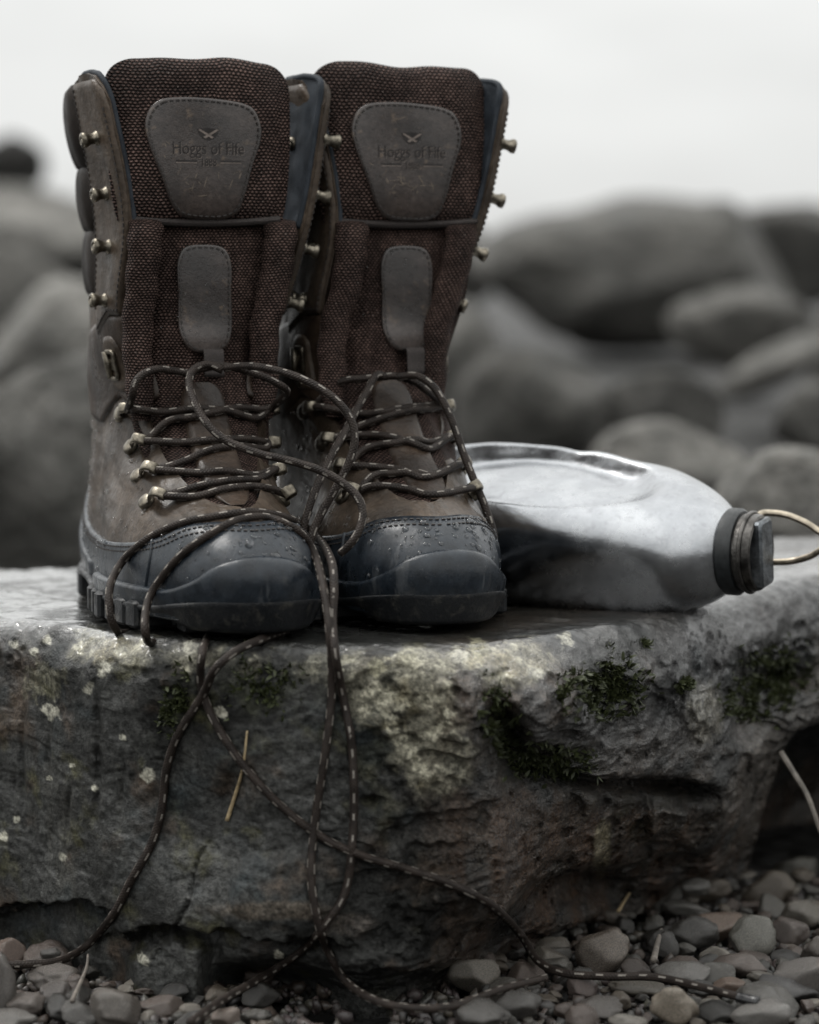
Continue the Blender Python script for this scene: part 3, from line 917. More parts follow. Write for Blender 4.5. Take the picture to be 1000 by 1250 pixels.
def dashes(mb, pts, nrm, width=.0007, length=.0019, gap=.0014, lift=.0002):
    """stitches along a curve"""
    s = np.concatenate([[0], np.cumsum(np.linalg.norm(np.diff(pts, axis=0), axis=1))])
    x = 0.0
    while x + length < s[-1]:
        a = np.array([np.interp(x, s, pts[:, k]) for k in range(3)])
        b = np.array([np.interp(x+length, s, pts[:, k]) for k in range(3)])
        n = np.array([np.interp(x, s, nrm[:, k]) for k in range(3)]); n /= np.linalg.norm(n)+1e-9
        t = b-a; L = np.linalg.norm(t); t /= L+1e-9
        mb.box((a+b)/2 + n*lift, [t, np.cross(n, t), n], (L/2, width/2, .0004))
        x += length+gap

def text_mesh(body, size):
    cu = bpy.data.curves.new('lettering', 'FONT')
    cu.body = body; cu.size = size; cu.align_x = 'CENTER'; cu.align_y = 'CENTER'
    cu.resolution_u = 3
    ob = bpy.data.objects.new('lettering', cu)
    COL.objects.link(ob)
    dg = bpy.context.evaluated_depsgraph_get()
    me = bpy.data.meshes.new_from_object(ob.evaluated_get(dg))
    V = np.array([v.co[:] for v in me.vertices]); Fc = [list(p.vertices) for p in me.polygons]
    bpy.data.objects.remove(ob); bpy.data.curves.remove(cu); bpy.data.meshes.remove(me)
    return V, Fc
TXT1 = text_mesh('Hoggs of Fife', .0078)
TXT2 = text_mesh('1888', .0046)

def speed_hook(mb, o, n, t, w, s=1.0):
    """stud-like lace hook: plate, neck and a rolled lip"""
    ax = np.array([t, w, n])
    mb.lathe([(.0050*s, -.001), (.0050*s, .0005), (.0042*s, .0012), (.0036*s, .0022), (.0037*s, .0050*s), (.0042*s, .0064*s), (.0050*s, .0078*s), (.0052*s, .0094*s), (.0045*s, .0106*s), (.0030*s, .0110*s), (.0022*s, .0098*s), (0.0001, .0094*s)], o, ax, 18)
    mb.box(o + n*.0100*s - w*.0020*s, [t, w, n], (.0016*s, .0030*s, .0010*s), .0004)
def strap_hook(mb, o, n, t, w, s=1.0):
    """lower hook: riveted plate whose curled end holds the lace; t points to the tongue"""
    mb.lathe([(.0047*s, -.001), (.0047*s, .0011), (.0040*s, .0021), (.0022*s, .0026), (0.0001, .0027)], o - t*.0015*s, np.array([t, w, n]), 16)
    pr = np.array([(-.003, .0006), (.002, .0010), (.0052, .0020), (.0074, .0042), (.0100, .0066), (.0132, .0074), (.0158, .0062), (.0168, .0040), (.0160, .0022)])*s
    pr = smooth_curve(pr, 20)
    tn = np.gradient(pr, axis=0); tn /= np.linalg.norm(tn, axis=1)[:, None]
    nn = np.stack([-tn[:, 1], tn[:, 0]], -1)
    lo, hi = pr, pr + nn*.0011*s
    loop = np.vstack([hi, lo[::-1]])
    P = []
    for wv, k in ((-.0034, .80), (-.0030, .93), (-.0016, 1), (.0016, 1), (.0030, .93), (.0034, .80)):
        wd = np.interp(loop[:, 0], [0, .004*s, .009*s, .0165*s], [.75, .8, 1.0, .8])
        P.append([o + t*x*(.94+.06*k) + w*(wv*s*f) + n*h*(.55+.45*k) for (x, h), f in zip(loop, wd)])
    P = np.array(P)
    n0 = mb.n
    mb.grid(P, cu=True)
    m = len(loop); hN = len(hi)
    for k in (0, 5):
        for i in range(hN-1):
            f = [n0+k*m+i, n0+k*m+i+1, n0+k*m+m-2-i, n0+k*m+m-1-i]
            mb.f.append(f if k == 0 else f[::-1])

class Boot: pass
def make_boot(label, X0, Y0, theta, mir, seed):
    global TDX
    TDX = 0.0 if mir > 0 else -.0095
    B = Boot()
    nar = .010 if mir < 0 else 0.0
    L = Last(mir, nar); B.L = L
    root = empty('boot', (X0, Y0, 0), theta)
    tag(root, label, 'boot', 'pair of boots')
    B.root = root
    B.M = Matrix.Translation((X0, Y0, 0)) @ Matrix.Rotation(theta, 4, 'Z')
    Mn = np.array(B.M)
    B.w = lambda P: np.asarray(P) @ Mn[:3, :3].T + Mn[:3, 3]
    Mi = np.array(B.M.inverted())
    B.l = lambda P: np.asarray(P) @ Mi[:3, :3].T + Mi[:3, 3]
    solid = []                                                # (points, faces) for lace contact, boot space
    def keep(mb): solid.append((np.vstack(mb.v), [list(f) for f in mb.f]))
    rg = np.random.default_rng(seed)
    # ---- leather upper: foot and shaft, open at the front above the vamp
    tt = np.concatenate([np.linspace(0, .12, 40, endpoint=False), np.linspace(.12, .88, 150, endpoint=False), np.linspace(.88, 1, 41)])
    z0 = .012
    def ztop(t):
        f = np.minimum(t, 1-t)
        z = interp(f, [(0, .2745), (.012, .283), (.03, .2885), (.06, .2905), (.10, .2900), (.2, .280), (.3, .272), (.42, .281), (.5, .284)])
        return z
    ss = np.concatenate([np.linspace(0, .17, 40, endpoint=False), np.linspace(.17, .26, 70, endpoint=False), np.linspace(.26, 1, 96)])
    Tg, Sg = np.meshgrid(tt, ss)
    Zg = z0 + (ztop(Tg)-z0)*Sg
    def ug(T, Z):
        uo = u_open(Z); return uo + (1-2*uo)*T
    Ug = ug(Tg, Zg)
    wr = fbm(np.stack([Ug*30, Zg*60, Ug*0+seed], -1), 3)
    crease = .0016*np.sin(Zg*230 + 3*np.sin(Ug*12))*sstep(.05, .07, Zg)*sstep(.14, .11, Zg)*sstep(.2, .12, np.minimum(Ug, 1-Ug))
    off = .0014*wr*sstep(.03, .06, Zg) + crease*.9
    P = L.pt(Ug, Zg, off)
    mb = MB(); uv = np.stack([Ug*.33, Zg], -1)
    mb.grid(P, uv=uv)
    keep(mb)
    # rolled edge to the lining
    edge_ix = None
    inner = L.pt(Ug, Zg, off-.0042)
    def rim(a, b, flip): mb.grid(np.stack([a, (a*.5+b*.5) + 0, b], 0), flip=flip)
    m = Zg[:, 0] > .07
    rim(P[-1], inner[-1], False); rim(P[m][:, 0], inner[m][:, 0], False); rim(P[m][:, -1], inner[m][:, -1], True)
    mb.build('upper', M['leather'], root)
    zl = Zg > .1
    rows = np.where(ss > .2)[0]
    mb = MB(); mb.grid(L.pt(Ug[rows], Zg[rows], off[rows]-.0045), flip=True)
    mb.build('lining', M['lining'], root, fix=False)
    # navy piping along the flap edges and the top
    zz = np.linspace(.200, 1, 60)
    e1 = [L.pt(ug(0.0, z), z, -.0034) for z in np.linspace(.205, ztop(0.0), 40)]
    e2 = [L.pt(ug(t, ztop(t)), ztop(t)+.0002, -.0036) for t in np.linspace(0.004, .996, 150)]
    e3 = [L.pt(ug(1.0, z), z, -.0034) for z in np.linspace(ztop(1.0), .205, 40)]
    mb = MB(); mb.tube(smooth_curve(np.array(e1+e2+e3)[::2], 260), .0018, 8)
    mb.build('edge_piping', M['lining'], root)
    # ---- facing strips with the hooks, and ankle straps
    for side in (0, 1):
        f = np.linspace(0, 1, 34)
        lo = interp(f, [(0, .160), (.35, .160), (1, .148)])
        u = .1015 + f*.098
        hi = interp(f, [(0, .270), (.06, .281), (.2, .287), (1, .2865)])
        us = u if side == 0 else 1-u
        Pp, U, Z = skin_patch(L, us, lo, hi, .0022, .0004, 40, True, .03)
        mb = MB(); mb.grid(Pp, uv=np.stack([U*.33, Z], -1)); mb.build('facing', M['leather'], root); keep(mb)
        st = MB()
        uu = np.linspace(.107, .196, 40) if side == 0 else 1-np.linspace(.107, .196, 40)
        zz = np.interp(np.abs(uu-(0 if side == 0 else 1)), [.1015, .136, .2], [.160, .160, .148]) + .003
        n, _, _ = L.frame(uu, zz); dashes(st, L.pt(uu, zz, .0026), n)
        ze = np.linspace(.163, .284, 60); ue = np.full(60, .195 if side == 0 else .805)
        n, _, _ = L.frame(ue, ze); dashes(st, L.pt(ue, ze, .0026), n)
        uq = np.full(60, .1075 if side == 0 else .8925)
        n, _, _ = L.frame(uq, ze*.93+.0105); dashes(st, L.pt(uq, ze*.93+.0105, .0026), n)
        st.build('stitching', M['thread'], root, False, fix=False)
        # dark ankle panel below, cut in a curve round the ring tab
        f = np.linspace(0, 1, 40)
        u = .088 + f*.20
        lo = interp(f, [(0, .117), (.1, .112), (.25, .110), (.38, .116), (.5, .110), (.7, .100), (1, .104)])
        hi = interp(f, [(0, .160), (.3, .160), (1, .150)])
        us = u if side == 0 else 1-u
        Pp, U, Z = skin_patch(L, us, lo, hi, .0014, .0002, 20, True, .05)
        mb = MB(); mb.grid(Pp, uv=np.stack([U*.33, Z], -1)); mb.build('ankle_panel', M['leather_dark'], root); keep(mb)
        # ring tab
        u0 = .150 if side == 0 else .850
        f = np.linspace(-1, 1, 18)
        us = u0 + .022*f
        Pp, U, Z = skin_patch(L, us, .118+.007*np.abs(f)**3, .149-.006*np.abs(f)**3, .0024, .0012, 14, True, .06)
        mb = MB(); mb.grid(Pp); tab = mb.build('ring_tab', M['leather'], root)
        n, du, dz = [x for x in L.frame(np.array(u0), np.array(.134))]
        c = L.pt(np.array(u0), np.array(.134), .0048)
        mb = MB()
        hx, hz = .0042, .0075
        loop = []
        for kx, kz in ((-1, -1), (1, -1), (1, 1), (-1, 1)):
            for q in range(5):
                an = math.atan2(kz, kx) + (q-2)*math.pi/8
                loop.append(c + du*(kx*(hx-.002)+.002*math.cos(an)) + dz*(kz*(hz-.002)+.002*math.sin(an)))
        mb.tube(loop, .00135, 8, closed=True)
        mb.tube([c + du*hx*1.0 + dz*(-hz), c+du*hx + dz*hz], .0021, 10)
        mb.box(c - n*.0014, [du, dz, n], (.0048, .0034, .0012), .0005)
        mb.lathe([(.0026, -.002), (.0026, .0006), (.0016, .0014), (.0001, .0015)], c - dz*.0125 - n*.001, np.array([du, dz, n]), 12)
        mb.build('lace_ring', M['hook'], tab)
    # ---- padded collar lobes round the back of the shaft
    for k, (za, zb) in enumerate(((.240, .2865), (.205, .243), (.170, .208))):
        us = np.linspace(.200, .800, 60)
        t = np.linspace(0, 1, 60)
        bev = np.sin(np.pi*np.clip(np.minimum(t, 1-t)*9, 0, .5))
        mid = (za+zb)/2
        v = np.linspace(0, 1, 18)
        sw = np.sin(np.pi*v)**.42
        Z = mid + ((za + (zb-za)*v)-mid)[:, None]*(.55+.45*bev)[None]
        O = -.0005 + (.0060-.0007*k)*sw[:, None]*(.25+.75*bev)[None]
        Pp = L.pt(np.broadcast_to(us, Z.shape), Z, O)
        mb = MB(); mb.grid(Pp); mb.build('collar_pad', M['leather_pad'], root); keep(mb)
    # ---- rubber: rand with toe cap and heel counter, bumper, sole
    us = np.linspace(0, 1, 241)
    sy = np.minimum(us, 1-us)
    rand_hi = _sm([(0, .0555), (.05, .0555), (.09, .0530), (.13, .0465), (.17, .0425), (.22, .0405), (.28, .0420), (.33, .0500), (.38, .0680), (.43, .0840), (.5, .0900)], sy)
    Pp, U, Z = skin_patch(L, us, np.full_like(us, .010), rand_hi, .0022, .0002, 34, False, .05)
    rr = .0007*fbm(np.stack([U*60, Z*90, U*0+seed], -1), 3)
    mb = MB(); mb.grid(Pp, uv=np.stack([U, Z], -1)); rand = mb.build('rubber_rand', M['rubber'], root); keep(mb)
    st = MB()
    for dz in (.0022, .0044):
        n, _, _ = L.frame(us, rand_hi-dz); dashes(st, L.pt(us, rand_hi-dz, .0024), n)
    st.build('stitching', M['thread'], rand, False, fix=False)
    # thin raised piping over the side seam of the cap
    for s_ in (-1, 1):
        uq = s_*np.linspace(.150, .135, 20)
        zq = np.linspace(.020, .0455, 20)
        mb = MB(); mb.tube(L.pt(uq, zq, .0022), .0010, 6); mb.build('cap_seam', M['rubber'], rand)
    # toe bumper with its wave
    ub = np.linspace(-.235, .235, 121)
    mx_ = .012*mir
    bz = _sm([(-.3, .0225), (-.2, .0225), (-.15, .0225), (-.11, .0240), (-.08, .0290), (-.05, .0355), (-.02, .0385), (.02, .0385), (.05, .0355), (.08, .0290), (.11, .0240), (.15, .0225), (.2, .0225), (.3, .0225)], ub)
    Pp, U, Z = skin_patch(L, ub, np.full_like(ub, .008), bz, .0042, .0020, 26, True, .07)
    mb = MB(); mb.grid(Pp); mb.build('toe_bumper', M['rubber'], root); keep(mb)
    # second ridge below the wave
    zr = _sm([(-.3, .015), (-.16, .0155), (-.1, .0180), (-.05, .0260), (0, .0300), (.05, .0260), (.1, .0180), (.16, .0155), (.3, .015)], ub)
    # heel side wings
    for s_ in (0, 1):
        uw = np.linspace(.26, .495, 50) if s_ == 0 else 1-np.linspace(.26, .495, 50)
        f = np.abs(uw-(0 if s_ == 0 else 1))
        hi = interp(f, [(.26, .024), (.31, .030), (.36, .044), (.40, .060), (.44, .066), (.5, .068)])
        lo = interp(f, [(.26, .012), (.34, .014), (.40, .030), (.44, .044), (.5, .050)])
        Pp, U, Z = skin_patch(L, uw, lo, hi, .0026, .0020, 14, True, .2)
        mb = MB(); mb.grid(Pp); mb.build('heel_wing', M['rubber'], root)
    uw = np.linspace(.47, .53, 12)
    Pp, U, Z = skin_patch(L, uw, np.full(12, .048), np.full(12, .060), .0046, .0020, 8, True, .2)
    mb = MB(); mb.grid(Pp); mb.build('heel_tab', M['orange'], root)
    # outsole wall, lip rising at the toe
    lip = _sm([(0, .0200), (.05, .0196), (.10, .0165), (.14, .0130), (.2, .0125), (.3, .0135), (.38, .0165), (.5, .0180)], sy)
    offs = [(-.02, .0040, -.006), (.0035, .0040, -.0005), (.0050, .0055, .0022), (None, -.0026, .0066), (None, -.0008, .0070), (None, .0002, .0055), (None, .0006, .0010)]
    rows = []
    ring0 = L.base(us, np.full_like(us, .020)); nb, _, _ = L.frame(us, np.full_like(us, .020)); nb = nb.copy(); nb[:, 2] = 0; nb /= np.linalg.norm(nb, axis=1)[:, None]
    def wall(zv, o): p = ring0 + nb*np.asarray(o)[..., None]; p = p.copy(); p[:, 2] = zv; return p
    cen = ring0.mean(0)
    foot = interp(sy, [(0, .0028), (.09, .0028), (.12, .0060), (.23, .0060), (.26, .0095), (.31, .0095), (.34, .0060), (.5, .0060)])
    lip = np.maximum(lip, foot+.0065)
    r_in = ring0*.3 + cen*.7; r_in[:, 2] = .0045
    rows = [r_in, wall(foot, np.full_like(us, -.008)), wall(foot+.0005, np.full_like(us, .0008)), wall(foot+.003, np.full_like(us, .0030)), wall(lip-.0030, np.full_like(us, .0056)), wall(lip-.0010, np.full_like(us, .0064)),
            wall(lip, np.full_like(us, .0058)), wall(lip+.0004, np.full_like(us, .0030)), wall(lip+.0002, np.full_like(us, -.003))]
    mb = MB(); mb.grid(np.array(rows)); sole = mb.build('outsole', M['sole'], root); keep(mb)
    # tread blocks round the rim
    per = np.concatenate([[0], np.cumsum(np.linalg.norm(np.diff(ring0, axis=0), axis=1))])
    nl = 42
    for k in range(nl):
        s0 = (k+.5)/nl*per[-1]
        c = np.array([np.interp(s0, per, ring0[:, j]) for j in range(3)]); n = np.array([np.interp(s0, per, nb[:, j]) for j in range(3)]); n /= np.linalg.norm(n)
        t = np.cross([0, 0, 1], n)
        uc = np.interp(s0, per, us); s_ = min(uc, 1-uc)
        if s_ < .150: continue
        if .245 < s_ < .315: continue
        hgt = .0072
        c[2] = hgt
        out = .0012 if s_ < .11 else .0035
        mb = MB(); mb.box(c + n*(out-.008+rg.uniform(-.0015, .0012)), [t, n, (0, 0, 1)], (rg.uniform(.0042, .0066), .012, hgt), .0016)
        mb.build('lug', M['sole'], sole, True, 40)
    mb = MB()
    for k in range(9):                                       # inner tread bars under the foot
        b = .03 + k*.028
        mb.box((0.004*mir, -b, .004), np.eye(3), (.026, .009, .004), .001)
    mb.build('tread', M['sole'], sole, True, 40)
    # ---- tongue
    zv = np.linspace(.056, PAD0+.008, 70); pv = np.linspace(-1, 1, 40)
    A = tongA(zv)[:, None] + _sm(TONGUE_W, zv)[:, None]*pv[None]
    Zt = np.broadcast_to(zv[:, None], A.shape)
    low = tongue_pt(A, np.minimum(Zt, PAD0-1e-4), -.001); low[..., 2] = Zt
    fold = .0016*np.sin(A*420 + Zt*30)*sstep(.15, .13, Zt)
    low[..., 1] += fold
    mb = MB(); s_len = np.concatenate([[0], np.cumsum(np.linalg.norm(np.diff(low[:, 20], axis=0), axis=1))])
    mb.grid(low, uv=np.stack([A, np.broadcast_to(s_len[:, None], A.shape)], -1)); keep(mb)
    back = low.copy(); back[..., 1] += .006
    mb.grid(back)
    tong = mb.build('tongue', M['mesh_gusset'], root)
    # padded upper part of the tongue
    v = np.sin(np.linspace(-math.pi/2, math.pi/2, 60))*.5+.5
    zv = PAD0 + (PAD1-PAD0)*v
    pv = np.sin(np.linspace(-math.pi/2, math.pi/2, 50))
    Wp = tongue_w(zv)
    A = tongA(zv)[:, None] + Wp[:, None]*pv[None]
    Zt = np.broadcast_to(zv[:, None], A.shape)
    wave = (.0010*np.sin((A-.02)*75 + mir) - .0006*np.sin(A*170) - .03*(A-.012))*sstep(.27, .2985, Zt)
    Fr = tongue_pt(A, Zt, .002); 
    sg = np.sqrt(np.clip(1-np.abs(pv)**5, 0, 1))[None]*np.sqrt(np.clip(1-np.abs(2*v-1)**7, 0, 1))[:, None]
    Bk = Fr.copy()
    flat_ = tongue_pt(A, Zt, 0)
    bb = -_sm(TONGUE_B, Zt) + _sm(TONGUE_C, Zt)*((A-tongA(Zt))/_sm(TONGUE_W, Zt))**2
    Fr[..., 1] = bb*(1-0) + (Fr[..., 1]-bb)*1.0
    Bk[..., 1] = bb + .0085*sg
    Fr[..., 2] += wave; Bk[..., 2] += wave
    mb = MB(); mb.grid(Fr, uv=np.stack([A, Zt], -1)); keep(mb); mb.grid(Bk, uv=np.stack([A, Zt], -1), flip=True)
    mb.grid(np.stack([Fr[-1], Bk[-1]]), uv=np.stack([np.stack([A[-1]]*2), np.stack([Zt[-1], Zt[-1]+.008])], -1))
    mb.grid(np.stack([Fr[:, 0], Bk[:, 0]])); mb.grid(np.stack([Fr[:, -1], Bk[:, -1]])); mb.grid(np.stack([Fr[0], Bk[0]]))
    pad = mb.build('tongue_pad', M['mesh'], root)
    # piping roll on the lower edge of the pad
    aa = np.linspace(-.96, .96, 40); zz = np.full(40, PAD0+.0005)
    aa = tongA(zz) + aa*_sm(TONGUE_W, zz)
    pp = tongue_pt(aa, zz-.001, .0035); pp[:, 2] = PAD0+.0008 - .0025*np.cos(np.linspace(-1.4, 1.4, 40))+.001
    mb = MB(); mb.tube(pp, .0022, 8); mb.build('pad_seam', M['webbing'], pad)
    # badge
    def az(px, py, dist=1.545, ref=(-.166, .2, math.radians(16))):
        Pw = at(px, py, dist)
        x, y = Pw[0]-ref[0], Pw[1]-ref[1]
        return (x*math.cos(ref[2]) + y*math.sin(ref[2]), Pw[2])
    badge = [az(*p) for p in ((197, 121), (222, 118), (262, 119), (303, 124), (318, 131), (327, 148), (328, 166), (316, 200), (303, 243), (296, 259), (280, 267), (252, 268), (224, 264), (212, 254), (198, 220), (180, 172), (177, 150), (184, 131))]
    Pb, C, c = tongue_patch(badge, .0016, off=.002)
    mb = MB(); mb.grid(Pb, cu=True); bo = mb.build('badge', M['leather_patch'], pad); keep(mb)
    st = MB(); q = c + (C-c)*.945; q = np.vstack([q, q[:1]])
    dashes(st, tongue_pt(q[:, 0], q[:, 1], .0038), np.tile([0, -1.0, 0], (len(q), 1)), .0008, .0020, .0013); st.build('stitching', M['thread'], pad, False, fix=False)
    la, lz = az(257, 181)
    mbx = MB(); mbl = MB()
    for (V, Fc), dz in ((TXT1, 0), (TXT2, -.0075)):
        mbx.add(tongue_pt(la+V[:, 0]*.97, lz+V[:, 1]*1.25+dz, .00395), Fc)
        mbl.add(tongue_pt(la+V[:, 0]*.97+.00025, lz+V[:, 1]*1.25+dz-.00042, .00380), Fc)  # pale offset copy paints the lit lower edge of the letters
    for x0, x1 in ((-.0180, -.0065), (.0065, .0180)):
        a = np.linspace(x0, x1, 10)
        for tgt, d_, zo, o_ in ((mbx, .0005, 0, .00385), (mbl, .0005, -.0007, .00375)):
            tgt.grid(np.stack([tongue_pt(la+a, lz-.0067-d_+zo, o_), tongue_pt(la+a, lz-.0067+d_+zo, o_)]))
    # crossed emblem: a small shield with a saltire
    ex, ez = la, lz+.0078
    sh = np.array([(-.0062, .0028), (0, .0033), (.0062, .0028), (.0050, -.0005), (.0026, -.0026), (0, -.0034), (-.0026, -.0026), (-.0050, -.0005)])
    def fan(tgt, poly, o_): tgt.add(tongue_pt(ex+poly[:, 0], ez+poly[:, 1], o_), [list(range(len(poly)))])
    fan(mbx, sh, .00385)
    for s_ in (-1, 1):
        fan(mbl, np.array([(-.0058*s_, .0022), (-.0046*s_, .0027), (.0030*s_, -.0016), (.0018*s_, -.0024)]), .00400)
    mbx.build('lettering', M['deboss'], pad, False); mbl.build('lettering_lit_edge_saltire', M['lit_edge_saltire'], pad, False)
    sf = MB()
    for _ in range(90):
        q = rg.uniform(0, 2*math.pi); rr_ = rg.uniform(.3, .86)
        c0 = c + (C[int(q/(2*math.pi)*len(C)) % len(C)]-c)*rr_
        an_ = rg.uniform(0, math.pi); ln = rg.uniform(.001, .007); wd_ = rg.uniform(.00012, .00035)
        t_ = np.linspace(-1, 1, 7); bend = rg.uniform(-.06, .06)*ln
        dx, dz_ = math.cos(an_), math.sin(an_)
        A_ = c0[0] + dx*t_*ln/2 - dz_*bend*t_**2; Z_ = c0[1] + dz_*t_*ln/2 + dx*bend*t_**2
        inside = np.linalg.norm(np.stack([A_, Z_], -1)-c, axis=1).max() < .024
        if not inside or (abs(c0[1]-lz-.003) < .0155 and abs(c0[0]-la) < .022): continue
        w_ = wd_*(1-t_**2)+.00003
        sf.grid(np.stack([tongue_pt(A_-dz_*w_, Z_+dx*w_, .00368), tongue_pt(A_+dz_*w_, Z_-dx*w_, .00368)]))
    sf.build('scuffs', M['scuff'], pad, False)['kind'] = 'stuff'
    # long oval patch and the leather facing of the lower tongue
    oval = [az(*p, 1.55) for p in ((226, 302), (250, 298), (276, 302), (285, 316), (286, 360), (286, 405), (278, 424), (256, 431), (232, 427), (219, 408), (217, 360), (217, 318))]
    Pb, C, c = tongue_patch(oval, .0016)
    mb = MB(); mb.grid(Pb, cu=True); ov = mb.build('oval_patch', M['leather_patch'], tong); keep(mb)
    st = MB(); q = c + (C-c)*np.array([.90, .945]); q = np.vstack([q, q[:1]])
    dashes(st, tongue_pt(q[:, 0], q[:, 1], .0018), np.tile([0, -1.0, 0], (len(q), 1)), .0008, .0020, .0013); st.build('stitching', M['thread'], tong, False, fix=False)
    zq = np.linspace(.064, .124, 40)
    wq = .0125*np.sqrt(np.clip(1-((zq-.094)/.0305)**8, 0, 1))
    pq = np.linspace(-1, 1, 14)
    A = (.009 + TDX + wq[:, None]*pq[None]); Zq = np.broadcast_to(zq[:, None], A.shape)
    fr = tongue_pt(A, Zq, .0024); fr[:, 0, 1] += .005; fr[:, -1, 1] += .005
    mb = MB(); mb.grid(fr); mb.build('tongue_facing', M['leather_dark'], tong); keep(mb)
    # pull loop that keeps the lace
    la2, lz2 = az(260, 443, 1.55)
    aq = np.linspace(-.0056, .0056, 8); zq = np.linspace(-.0075, .0075, 16)
    bul = .0052*np.sqrt(np.clip(1-(zq/.0080)**4, 0, 1)) + .0004
    fr = tongue_pt(la2+np.broadcast_to(aq, (16, 8)), lz2+np.broadcast_to(zq[:, None], (16, 8)), bul[:, None])
    mb = MB(); mb.grid(fr); mb.grid(fr + np.array([0, .0011, 0]), flip=True); mb.build('lace_keeper', M['webbing'], tong)
    # ---- gusset rolls between tongue and flaps
    for s_ in (-1, 1):
        if s_ < 0: pts = [(-.0245, .166, .104), (-.0245, .1600, .125), (-.0250, .1575, .15), (-.0225, .1600, .18), (-.0210, .1600, .20), (-.0200, .1575, .209), (-.0200, .150, .2125)]
        else: pts = [(.044, .160, .104), (.0455, .1560, .125), (.0455, .1560, .15), (.0515, .1570, .18), (.0545, .1560, .20), (.0555, .1530, .209), (.0560, .146, .2125)]
        if s_ > 0: pts = [(q[0]-nar*float(interp(q[2], [(.12, 1.8), (.15, 1.6), (.21, 1.0)])), q[1], q[2]) for q in pts]
        else: pts = [(q[0]+TDX*float(sstep(.19, .13, q[2]))*.8, q[1], q[2]) for q in pts]
        ctr = smooth_curve(np.array(pts), 60)
        t = np.linspace(0, 1, 60)
        hw = interp(t, [(0, .005), (.12, .0075), (.5, .0088), (.85, .0095), (.96, .0085), (1, .004)])
        hd = interp(t, [(0, .004), (.2, .006), (.9, .0065), (1, .003)])
        an = np.linspace(0, 2*math.pi, 25)
        Pg = np.zeros((60, 25, 3)); uvg = np.zeros((60, 25, 2))
        sl = np.concatenate([[0], np.cumsum(np.linalg.norm(np.diff(ctr, axis=0), axis=1))])
        rip = 1 + .06*np.sin(t*40 + s_)[:, None]*np.cos(an)[None]
        Pg[..., 0] = ctr[:, 0][:, None] + hw[:, None]*np.cos(an)*rip
        Pg[..., 1] = -(ctr[:, 1][:, None] + hd[:, None]*np.sin(an)*rip)
        Pg[..., 2] = ctr[:, 2][:, None]
        uvg[..., 0] = an*.0075; uvg[..., 1] = sl[:, None]
        mb = MB(); mb.grid(Pg, uv=uvg); mb.build('gusset', M['mesh_gusset'], root); keep(mb)
    # ---- hooks
    B.hooks = {}
    for side in (0, 1):
        s_ = 1 if side == 0 else -1
        for u, z in ((.140, .256), (.143, .226), (.146, .197), (.146, .168)):
            uu = u if side == 0 else 1-u+.028
            n, du, dz = L.frame(np.array(uu), np.array(z))
            mb = MB(); speed_hook(mb, L.pt(np.array(uu), np.array(z), .0024), n, du*s_, dz, .80 + rg.uniform(-.04, .04))
            mb.build('lace_hook', M['hook'], root, True, 50)
        for u, z in ((.166, .1060), (.145, .0895), (.133, .0755), (.130, .0635)):
            uu = u if side == 0 else 1-u+(.018 if mir < 0 else 0)*float(sstep(.07, .1, z))
            n, du, dz = L.frame(np.array(uu), np.array(z))
            t = -du*s_ + dz*.18; t /= np.linalg.norm(t); w = np.cross(n, t)
            mb = MB(); strap_hook(mb, L.pt(np.array(uu), np.array(z), .0006), n, t, w, 1.0 + rg.uniform(-.03, .03))
            mb.build('hook', M['hook'], root, True, 45)
            o_ = L.pt(np.array(uu), np.array(z), .0006)
            B.hooks.setdefault(side, []).append((B.w(o_ + t*.0125 + n*.0030), B.w(o_ + t*.0165 + n*.0025)))
    # seam along the foot: quarter line
    for s_ in (0, 1):
        uq = np.linspace(.07, .30, 70) if s_ == 0 else 1-np.linspace(.07, .30, 70)
        f = np.linspace(0, 1, 70)
        zq = interp(f, [(0, .0610), (.3, .0585), (.7, .060), (1, .075)])
    # world copy for contact tests
    vs, fs, n0 = [], [], 0
    for V, Fc in solid:
        vs.append(B.w(V)); fs += [[i+n0 for i in f] for f in Fc]; n0 += len(V)
    B.V = np.vstack(vs); B.F = fs
    # ---- rain drops on rubber, leather and badges
    mb = MB()
    def drop(o, n, r):
        n = n/np.linalg.norm(n); t = np.cross(n, [.3, .2, .9]); t /= np.linalg.norm(t); w = np.cross(n, t)
        sx = rg.uniform(.8, 1.3)
        mb.lathe([(r, -.25*r), (r*.98, .05*r), (r*.82, .34*r), (r*.45, .54*r), (r*.01, .6*r)], o, np.array([t*sx, w, n]), 8)
    for _ in range(620):
        q = rg.random()
        if q < .38: u = rg.normal(0, .07); z = rg.uniform(.022, .054); o = .0024
        elif q < .72: u = rg.choice([-1, 1])*rg.uniform(.13, .36); z = rg.uniform(.045, .11); o = .0003
        else: u = rg.choice([-1, 1])*rg.uniform(.2, .45); z = rg.uniform(.016, .045); o = .0024
        if z > .055 and abs(u) < .13: continue
        us_, zs_ = np.array(u % 1.0), np.array(z)
        n, _, _ = L.frame(us_, zs_)
        drop(L.pt(us_, zs_, o), n, abs(rg.normal(0, .0008))+.00035)
    for _ in range(26):
        a_, z_ = rg.uniform(-.015, .025), rg.uniform(.15, .2)
        drop(tongue_pt(a_, z_, .0016), np.array([0, -1.0, .1]), rg.uniform(.0003, .0008))
    d = mb.build('water_drops', M['water'], root); d['kind'] = 'stuff'
    return B

BL = make_boot('nearer brown leather boot on the left, its loosened lace looped across the navy toe', -.166, .200, math.radians(16), 1, 1)
BR = make_boot('farther brown leather boot on the right, tucked between its twin and the flask', -.0610, .240, math.radians(17.8), -1, 2)

